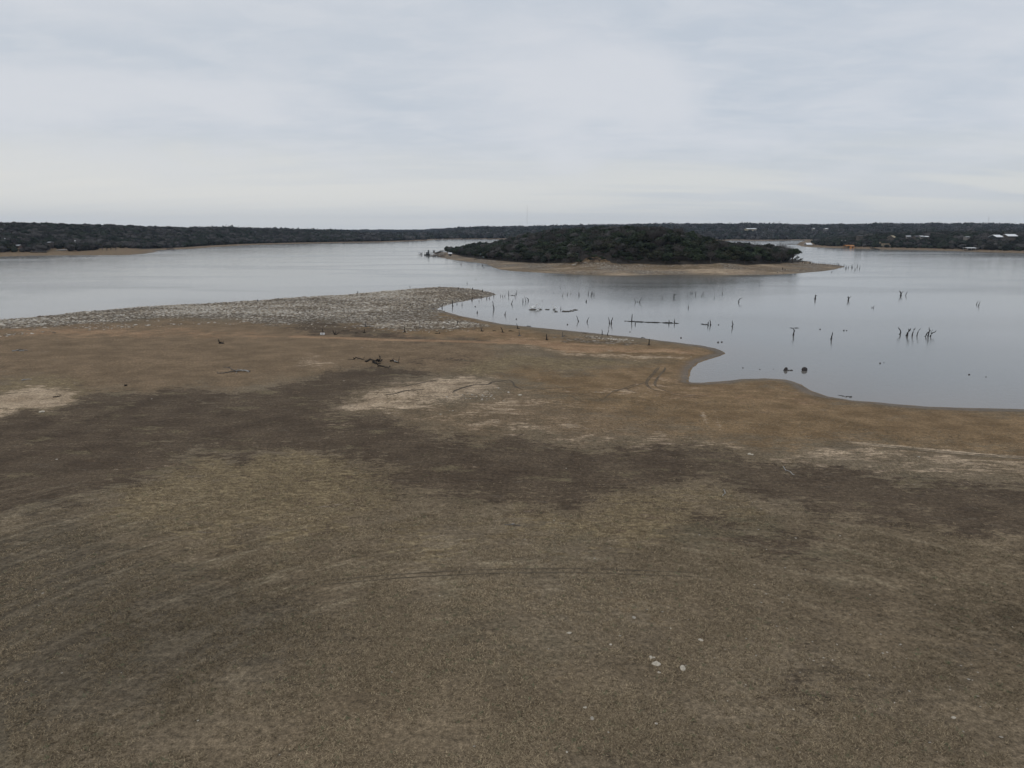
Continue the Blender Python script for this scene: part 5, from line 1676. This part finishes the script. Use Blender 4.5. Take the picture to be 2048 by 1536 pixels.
house(1501, 459.5, 18, 1.4, 1.4, 30, 0.0, tan_roof, white_metal, "long white roofed barn high on the far ridge above the island", name="barn", cat="barn", windows=4, open_r=28, toward=60, up=8)
house(1651.5, 458.8, 5, 1.0, 1.2, 20, 0.0, wall_pale, white_metal, "tiny white roofed barn on the far ridge, the wider of two", name="barn", cat="barn", windows=2, open_r=20, toward=50, up=8)
house(1626.5, 458.6, 2.4, 1.4, 0.8, 14, 0.0, wall_pale, white_metal, "tiny white shed on the far ridge, the narrower of two", name="shed", cat="shed", windows=1, open_r=20, toward=50, up=8)

# left hand shore
house(37.5, 496.2, 9, 4.4, 2.0, 8, 0.1, wall_pink, grey_metal, "pinkish cabin among the park trees at the left edge", open_r=9, toward=30, windows=2, name="cabin", cat="cabin")
house(101, 486, 4, 1.0, 0.9, 7, 0.0, wall_stone, grey_metal, "small grey roofed cabin in the trees behind the park", open_r=9, toward=40, windows=2, name="cabin", cat="cabin", up=6)
q = at(127, 500.4)
MBp = MB().box((0, 0, 0.35), (15 * q[1] / F, 16, 0.5)).build("boat_ramp", mat_simple("pale_concrete", (0.42, 0.42, 0.41), 0.9, 0.12, 0.4), loc=q)
MBp.rotation_euler = (0, 0, 0.15)
tag(MBp, "pale concrete slab between the park trees on the left shore", "boat ramp")
CLEAR.append((q[0], q[1], 15))
CLEAR.append((q[0] * .97, q[1] * .97, 13))
dock([(268, 494.6), (300, 495.2), (322, 496.8)], 3.0, timber, "long pier on dark piles along the left shore", z=3.2, name="pier", cat="pier")
q = at(320, 500.2)
k = q[1] / F
pr = empty("old_piles", at(342, 499), 0, "cluster of bare piles in front of the left shore beach", "piles")
for i in range(12):
    MB().tube([((random.uniform(-8, 8)) * k, random.uniform(-12, 4), -1.0), ((random.uniform(-8, 8)) * k * .05 + (i - 6) * 1.3 * k, random.uniform(-1, 1), random.uniform(1.2, 2.6))], .22, 5).build("pile", timber_dark, pr)
for px, py in ((10, 481), (150, 482)):
    q = at_depth(px, py, 830)
    g = H(q[0], q[1])
    lp = empty("lamp_post", (q[0], q[1], g), 0, "tall lamp post with a pale head in the park trees, %s one" % ("left edge" if px < 50 else "right hand"), "lamp post")
    hh = max(q[2] - g, 5.0)
    MB().tube([(0, 0, -.5), (0, 0, hh)], .12, 6).build("pole", grey_metal, lp)
    MB().box((0, 0, hh + .3), (.9, .9, .9)).build("lamp_head", white_metal, lp)

# radio masts on the ridges
mast_m = mat_simple("mast_steel", (0.45, 0.44, 0.44), 0.6, 0.1, 1.0)
for px, ptop, pbase, Y, lab in ((1054, 411, 455.5, 3100, "tall thin radio mast on the ridge left of the island summit"), (1975, 433, 452, 3100, "shorter thin radio mast on the ridge at far right")):
    q = at_depth(px, pbase + 2, Y)
    t = at_depth(px, ptop, Y)
    g = H(q[0], q[1])
    hh = t[2] - g
    rt = empty("radio_mast", (q[0], q[1], g), 0, lab, "radio mast")
    m = MB()
    w = 0.9
    for a in range(3):
        x, y = w * math.cos(a * 2.094), w * math.sin(a * 2.094)
        m.tube([(x, y, -2), (x, y, hh)], 0.12, 4)
    n = int(hh / 3)
    for i in range(n):
        for a in range(3):
            x, y = w * math.cos(a * 2.094), w * math.sin(a * 2.094)
            x2, y2 = w * math.cos(a * 2.094 + 2.094), w * math.sin(a * 2.094 + 2.094)
            m.tube([(x, y, i * 3), (x2, y2, i * 3 + 3)], 0.06, 3, caps=False)
    m.build("lattice", mast_m, rt)
    c = MB()
    for a in range(3):
        for f in (.55, .95):
            c.tube([(0, 0, hh * f), (hh * .5 * math.cos(a * 2.094 + .5), hh * .5 * math.sin(a * 2.094 + .5), 0)], 0.05, 3, caps=False)
    c.build("guy_wires", mast_m, rt)

# ------------------------------------------------------------------ island woodland
r = np.random.RandomState(5)
n = 26000
xs, ys = r.uniform(-100, 285, n), r.uniform(440, 860, n)
dw = sdf(WOOD, xs, ys)
ok = (dw > 1.0) & drop_clear(xs, ys)
# bare gap above the beach
GAP = np.array([at(a_, b_)[:2] for a_, b_ in ((1140, 532), (1232, 532), (1218, 512), (1165, 510))])
gapd = sdf(GAP, xs, ys)
ok &= (gapd < 0)
xs, ys, dw = xs[ok], ys[ok], dw[ok]
LT = at(1584, 526)
okl = (np.hypot(xs - LT[0], ys - LT[1]) > 5.5) & ~(xs / ys > (LT[0] - 3) / LT[1])
xs, ys, dw = xs[okl], ys[okl], dw[okl]
kp = poisson(xs, ys, 5.4, r)
xs, ys, dw = xs[kp], ys[kp], dw[kp]
zs = height(xs, ys)
dist = np.hypot(xs, ys)
rads = r.uniform(0.62, 1.12, len(xs)) * (0.85 + 0.3 * sstep(dw, 0, 25))
rads = rads * (1 + 0.35 * sstep(xs, 150, 215))
barep = r.uniform(size=len(xs)) < (0.16 + 0.5 * (fbm(xs * .02, ys * .02, 2, 61) > 0.10))
uu = 1024 + F * xs / ys
# which are seen: sky line per column from front to back
order = np.argsort(dist)
horizon = {}
seen = np.zeros(len(xs))
for i in order:
    top = (zs[i] + 7.0 * rads[i] - CZ) / dist[i]
    c0, c1 = int((uu[i] - 6) // 4), int((uu[i] + 6) // 4)
    vis = 0.0
    for c in range(c0, c1 + 1):
        hz = horizon.get(c, -1.0)
        vis += max(0.0, top - max(hz, (zs[i] - CZ) / dist[i]))
        horizon[c] = max(hz, top)
    seen[i] = vis / (c1 - c0 + 1)
rank = np.argsort(-seen * rads)
ind = set(rank[:232].tolist())
ZN = [(915, "by the island boat landing"), (945, "on the island's left tip"), (975, "behind the blue green shed"),
      (1010, "right of the blue green shed"), (1050, "on the island's left third"), (1090, "left of the island middle"), (1130, "well left of the bare slope"),
      (1165, "at the bare slope's left rim"), (1205, "above the bare slope"), (1240, "at the bare slope's right rim"),
      (1280, "well right of the bare slope"), (1320, "under the crest's right end"), (1365, "where the island crest drops"), (1410, "on the island's right shoulder"),
      (1455, "below the right island shoulder"), (1500, "on the island's low right part"), (1545, "near the island's right end"), (1700, "beside the ragged tip tree")]


def row_of(i):
    s_ = 461.2 + (CZ - zs[i]) / dist[i] * F
    return "front row" if dw[i] < 9 else ("second row" if dw[i] < 26 else ("upper slope" if dw[i] < 60 else "crest"))


SP = r.uniform(size=len(xs))
for i in sorted(ind):
    z = next(t for lim, t in ZN if uu[i] < lim)
    if barep[i]:
        plant(BARE[i % 3], (xs[i], ys[i], zs[i]), r.uniform(0, 6.28), rads[i] * 0.95, "bare_tree", "leafless grey tree, %s, %s" % (row_of(i), z), "bare tree", "leafless trees on the island")
    else:
        plant(EV[i % 6], (xs[i], ys[i], zs[i]), r.uniform(0, 6.28), rads[i], "juniper_tree", "%s dark green juniper, %s, %s" % ("broad" if rads[i] > 1.0 else ("slight" if rads[i] < 0.78 else "rounded"), row_of(i), z), "tree", "junipers covering the island", r.uniform(.85, 1.15))
# the airy tree at the right tip, with sky showing through it
V, Fc, C = crown_mesh(901, 6.6, 14.0, 19, 60, 0.50, False, 0.05)
lone = (trunk_data(C, 77, 13.0, 0.40, 17, bark), mesh_data("crown", V, Fc, leaf_green))
q = LT
plant(lone, q, 0.4, 1.0, "open_crown_tree", "tall ragged tree with open crown standing at the right tip of the island wood", "tree", None)
V, Fc, C = crown_mesh(902, 4.2, 6.5, 9, 44, 0.38, False, 0.0)
lo2 = (trunk_data(C, 78, 6.5, 0.25, 8, bark), mesh_data("crown", V, Fc, leaf_green))
q = at(1596, 526)
plant(lo2, q, 1.4, 0.85, "open_crown_tree", "low scraggly tree leaning at the foot of the tall ragged one on the island tip", "tree", None)
# grey shrubs on the bare slope
sh_pts = [(1152, 521), (1164, 526), (1170, 520), (1175, 515), (1183, 519), (1186, 526), (1190, 518), (1198, 515), (1199, 525), (1208, 522), (1213, 517), (1168, 513), (1182, 511), (1216, 526), (1146, 524), (1158, 527.5), (1166, 522), (1172, 517), (1180, 524), (1188, 515), (1193, 522), (1176, 512), (1160, 516), (1150, 518), (1202, 519), (1236, 529), (1130, 527.5), (1206, 511)]
for i, (px, py) in enumerate(sh_pts):
    q = at(px, py)
    plant(BARE[i % 3] if i % 3 else EV[i % 6], q, i * 1.3, 0.42 + 0.07 * (i % 4), "shrub", "low grey shrub on the bare slope of the island, one of a loose group", "shrub", "shrubs on the bare slope", 0.8)
for i, (px, py, s) in enumerate([(1170, 526.5, 4.5), (1208, 526.5, 3), (1240, 531, 3), (1148, 531, 7), (1152, 528, 4), (1195, 527.5, 4.2)]):
    lump_thing("boulder", px, py, s, s * .8, s * .55, "pale boulder at the foot of the bare slope on the island, one of a few", "boulder", rock_tan, "boulders below the bare slope")
# drowned saplings off the island's right spit
for i in range(30):
    t = i / 29
    px = 1606 + 112 * t + r.uniform(-2, 2)
    py = 526.5 + 9 * t + r.uniform(-1.2, 1.2) + (6 * r.uniform() if t > 0.75 else 0)
    stump(px, py, [[(0, 0), (r.uniform(-.4, .4), 2), (r.uniform(-.8, .8), r.uniform(3.5, 6))]], "thin dead sapling in the row along the island's right spit", 0.42, "dead_sapling", "sapling", "dead saplings along the spit")
for px, py, h in [(1062, 534.6, 2.6), (964.6, 532, 3), (922, 529.4, 3), (968, 536, 2.2), (1590, 549, 1.6), (1663, 544.6, 1.6), (1555, 546, 1.5), (1565, 539, 4), (1570, 541, 2.6), (1182, 548.5, 1.8), (1122, 546, 1.5)]:
    stump(px, py, [[(0, 0), (.2, h)]], "tiny dark stub along the beach of the island, one of a few", 0.5, "beach_stub", "stump", "stubs along the island beach")


# ------------------------------------------------------------------ forest masses (too many to count)
def proto(seed, sub, per, leaf, squash=0.8):
    rr = np.random.RandomState(seed)
    V0, F0 = ICO[sub]
    V = V0 * (1 + rr.uniform(-.28, .28, (len(V0), 1)))
    V[:, 2] *= squash
    Fc = np.array(F0)
    if per:
        d = rr.normal(size=(per, 3))
        d /= np.linalg.norm(d, axis=1)[:, None]
        d[:, 2] = np.abs(d[:, 2])
        p = d * rr.uniform(.85, 1.25, (per, 1)) * np.array([1, 1, squash])
        t1, t2 = rr.normal(size=(per, 3)), rr.normal(size=(per, 3))
        t1 /= np.linalg.norm(t1, axis=1)[:, None]
        t2 /= np.linalg.norm(t2, axis=1)[:, None]
        tri = np.stack([p + t1 * leaf, p - t1 * leaf * .5 + t2 * leaf * .8, p - t1 * leaf * .5 - t2 * leaf * .8], 1).reshape(-1, 3)
        Fc = np.vstack([Fc, np.arange(per * 3).reshape(-1, 3) + len(V)])
        V = np.vstack([V, tri])
    return V, Fc


def forest(name, x, y, z, rad, tint, protos, label, seed):
    rr = np.random.RandomState(seed)
    Vs, Fs, Cs, nv = [], [], [], 0
    pick = rr.randint(0, len(protos), len(x))
    for pi, (V0, F0) in enumerate(protos):
        s = np.where(pick == pi)[0]
        if not len(s):
            continue
        a = rr.uniform(0, 6.28, len(s))[:, None]
        R = rad[s][:, None]
        X = (V0[None, :, 0] * np.cos(a) - V0[None, :, 1] * np.sin(a)) * R
        Y = (V0[None, :, 0] * np.sin(a) + V0[None, :, 1] * np.cos(a)) * R
        Z = V0[None, :, 2] * R * rr.uniform(.8, 1.15, len(s))[:, None]
        P = np.stack([X + x[s][:, None], Y + y[s][:, None], Z + z[s][:, None]], -1).reshape(-1, 3)
        Vs.append(P)
        Fs.append((F0[None] + (np.arange(len(s)) * len(V0))[:, None, None]).reshape(-1, 3) + nv)
        Cs.append(np.repeat(tint[s], len(V0), 0))
        nv += len(P)
    o = mesh_np(name, np.vstack(Vs), np.vstack(Fs), forest_mat, {'tint': np.vstack(Cs)}, smooth=False)
    return tag(o, label, "woodland", kind='stuff')


forest_mat = mat_tint("mixed_woodland")
GREEN, OLIVE, GREY = np.array([0.023, 0.029, 0.020]), np.array([0.028, 0.029, 0.023]), np.array([0.054, 0.051, 0.048])


def tints(n, r, bare=0.3, k=1.0, fx=None, fy=None):
    g = r.uniform(size=n)
    if fx is not None:
        g = g + 0.9 * fbm(fx * .012, fy * .012, 3, 88)
    c = np.where((g < bare)[:, None], GREY, np.where((g < bare + .3)[:, None], OLIVE, GREEN))
    return c * r.uniform(.5, 1.55, (n, 1)) * k


rest = np.array([i for i in range(len(xs)) if i not in ind])
P_hi = [proto(400 + i, 1, 150, 0.11) for i in range(6)]
P_md = [proto(420 + i, 1, 44, 0.17) for i in range(6)]
P_lo = [proto(440 + i, 0, 5, 0.32) for i in range(5)]
ti = np.where(barep[rest][:, None], GREY, GREEN) * r.uniform(.55, 1.5, (len(rest), 1))
# every remaining island tree gets three overlapping clumps
X3, Y3, Z3, R3, T3 = [], [], [], [], []
for kq in range(3):
    a = r.uniform(0, 6.28, len(rest))
    q = r.uniform(0.2, 0.6, len(rest)) * 5 * rads[rest] * (kq > 0)
    X3.append(xs[rest] + np.cos(a) * q)
    Y3.append(ys[rest] + np.sin(a) * q)
    Z3.append(zs[rest] + rads[rest] * r.uniform(3.0, 4.9, len(rest)))
    R3.append(rads[rest] * r.uniform(2.2, 3.3, len(rest)))
    T3.append(ti)
forest("island_woodland", np.concatenate(X3), np.concatenate(Y3), np.concatenate(Z3), np.concatenate(R3), np.vstack(T3), P_md, "dense mixed woodland filling the back and middle of the island", 1)


def region_trees(seed, n, xr, yr, cond, spacing):
    r = np.random.RandomState(seed)
    y = np.sqrt(r.uniform(yr[0] ** 2, yr[1] ** 2, n))
    u = r.uniform(xr[0], xr[1], n)
    x = (u - 1024) / F * y
    sh = shores(x, y)
    ok = cond(u, x, y, sh[2]) & (sh[2] > 6)
    x, y, u, do_ = x[ok], y[ok], u[ok], sh[2][ok]
    ok = drop_clear(x, y)
    x, y, u, do_ = x[ok], y[ok], u[ok], do_[ok]
    kk = poisson(x, y, spacing, r)
    return x[kk], y[kk], u[kk], do_[kk], r


def edge_d(u):
    return np.interp(u, [-400, 240, 330, 500, 900, 1640, 2048], [72, 62, 22, 24, 26, 27, 25])


# park trees in front of the left woods: individuals with trunks
r = np.random.RandomState(31)
park_px = [(8, 500), (18, 501.5), (28, 499), (25, 503), (48, 500), (57, 498.6), (62, 499), (70, 502), (76, 498.6), (82, 500.5), (91, 502), (100, 499.4), (105, 498.4), (111, 501.6), (117, 497.6), (141, 498.4), (147, 500),
           (154, 500.6), (160, 499), (166, 501), (172, 501.6), (178, 499.5), (186, 501.6), (195, 499), (205, 500.5), (214, 501), (222, 499.5), (232, 500.4), (24, 504)]
for i, (px, py) in enumerate(park_px):
    q = at(px, py)
    if not drop_clear(np.array([q[0]]), np.array([q[1]]))[0] and i % 2:
        continue
    d = OAK[i % 3] if (i * 7) % 5 < 3 else BARE[i % 3]
    plant(d, q, i * 0.9, r.uniform(0.75, 1.1), "park_tree", "spreading tree with a visible trunk in the park strip on the left shore", "tree", "park trees on the left shore")
q = at(80, 505)
bs = MB()
for i in range(22):
    bs.lump((r.uniform(-16, 16) * q[1] / F, r.uniform(-2, 2), .5), (2.2, 1.6, r.uniform(.6, 1.2)), 1, .3, i)
o = bs.build("brush", twig_grey, loc=q)
tag(o, "strip of grey brush in front of the park trees on the left", "brush", kind='stuff')

x, y, u, d_, r = region_trees(51, 60000, (-260, 1000), (640, 1750), lambda u, x, y, d: (d > edge_d(u) + 3) & (d < 520), 5.6)
zz_ = height(x, y)
rd = r.uniform(2.4, 5.4, len(x)) * (0.75 + .25 * sstep(d_, 20, 60)) * (1 + .5 * fbm(x * .02, y * .02, 2, 9))
ti = tints(len(x), r, 0.42, 1.0, x, y)
forest("left_woodland", x, y, zz_ + rd * .75, rd, ti, P_md, "dark mixed woodland on the low hills along the left shore", 2)

x, y, u, d_, r = region_trees(52, 60000, (1560, 2330), (690, 1700), lambda u, x, y, d: (d > edge_d(u) + 1) & (d < 620), 6.0)
zz_ = height(x, y)
rd = r.uniform(2.4, 5.4, len(x)) * (0.7 + .3 * sstep(d_, 20, 60)) * (1 + .5 * fbm(x * .02, y * .02, 2, 9))
ti = tints(len(x), r, 0.32, 0.95, x, y)
forest("right_woodland", x, y, zz_ + rd * .7, rd, ti, P_md, "dark mixed woodland around the houses on the right shore", 3)

x, y, u, d_, r = region_trees(53, 90000, (400, 2330), (1700, 4900), lambda u, x, y, d: (d > edge_d(u) - 4), 12.0)
zz_ = height(x, y)
rd = r.uniform(4.0, 10.0, len(x)) * (1 + .7 * fbm(x * .008, y * .008, 2, 9))
ti = tints(len(x), r, 0.40, 0.95, x, y)
forest("ridge_woodland", x, y, zz_ + rd * .45, rd, ti, P_lo, "far blue grey woodland covering the distant ridges", 4)

# ------------------------------------------------------------------ haze
hm = bpy.data.materials.new("haze")
hm.use_nodes = True
g = NT(hm.node_tree)
pv = g.n('ShaderNodeVolumePrincipled')
pv.inputs['Color'].default_value = (0.62, 0.76, 1.0, 1)
pv.inputs['Density'].default_value = 4.0e-5
pv.inputs['Anisotropy'].default_value = 0.0
o_ = g.n('ShaderNodeOutputMaterial')
g.t.links.new(pv.outputs[0], o_.inputs['Volume'])
hz = MB().box((0, 0, 95), (18900, 18900, 200)).build("haze", hm)
tag(hz, "thin even haze over the lake", kind='stuff')
S.cycles.volume_bounces = 0

# ------------------------------------------------------------------ labels of the repeats, counted off from landmarks
ORD = "first second third fourth fifth sixth seventh eighth ninth tenth eleventh twelfth thirteenth fourteenth fifteenth sixteenth seventeenth eighteenth nineteenth twentieth".split()
ORD += ["twenty-" + w for w in ORD[:9]] + ["thirtieth"] + ["thirty-" + w for w in ORD[:9]]


def count_off(group, text, reverse=False, only=None):
    L = [o for o in COL.objects if o.parent is None and o.get('group') == group and (only is None or only in o['label'])]
    L.sort(key=lambda o: o.location.x / max(o.location.y, 1.0), reverse=reverse)
    for i, o in enumerate(L):
        o['label'] = text % ORD[min(i, len(ORD) - 1)]


count_off(GS, "faint thin snag in the far lake, %s such small one counted from the left")
count_off("stubs on the rubble bar", "short dead stub on the rubble bar, the %s counted from its right tip", True)
count_off("tiny rocks in the lake", "tiny dark rock breaking the lake surface, %s small one from the left")
count_off("park trees on the left shore", "spreading park tree with visible trunk, %s from the left edge of the left shore")
count_off("dead saplings along the spit", "thin dead sapling off the island's right spit, %s from the island trees")
count_off("stubs along the island beach", "tiny dark stub at the island beach waterline, %s from the left")
count_off("shrubs on the bare slope", "low shrub on the bare island slope, %s of the loose group from the left")
count_off("boulders below the bare slope", "pale boulder at the foot of the bare island slope, %s from the left")
B0 = at(1312.5, 1329)
DIRS = ["right of", "beyond and right of", "straight beyond", "beyond and left of", "left of", "nearer and left of", "straight in front of", "nearer and right of"]
byd = {}
for o in COL.objects:
    if o.get('group') == "small pale stones scattered in the dry grass":
        dx, dy = o.location.x - B0[0], o.location.y - B0[1]
        a = int(round(math.atan2(dy, dx) / (math.pi / 4))) % 8
        byd.setdefault(a, []).append((math.hypot(dx, dy), o))
for a, L in byd.items():
    L.sort(key=lambda t: t[0])
    for i, (d_, o) in enumerate(L):
        o['label'] = "tiny pale stone %s the largest foreground stone, %s nearest that way" % (DIRS[a], ORD[min(i, len(ORD) - 1)])
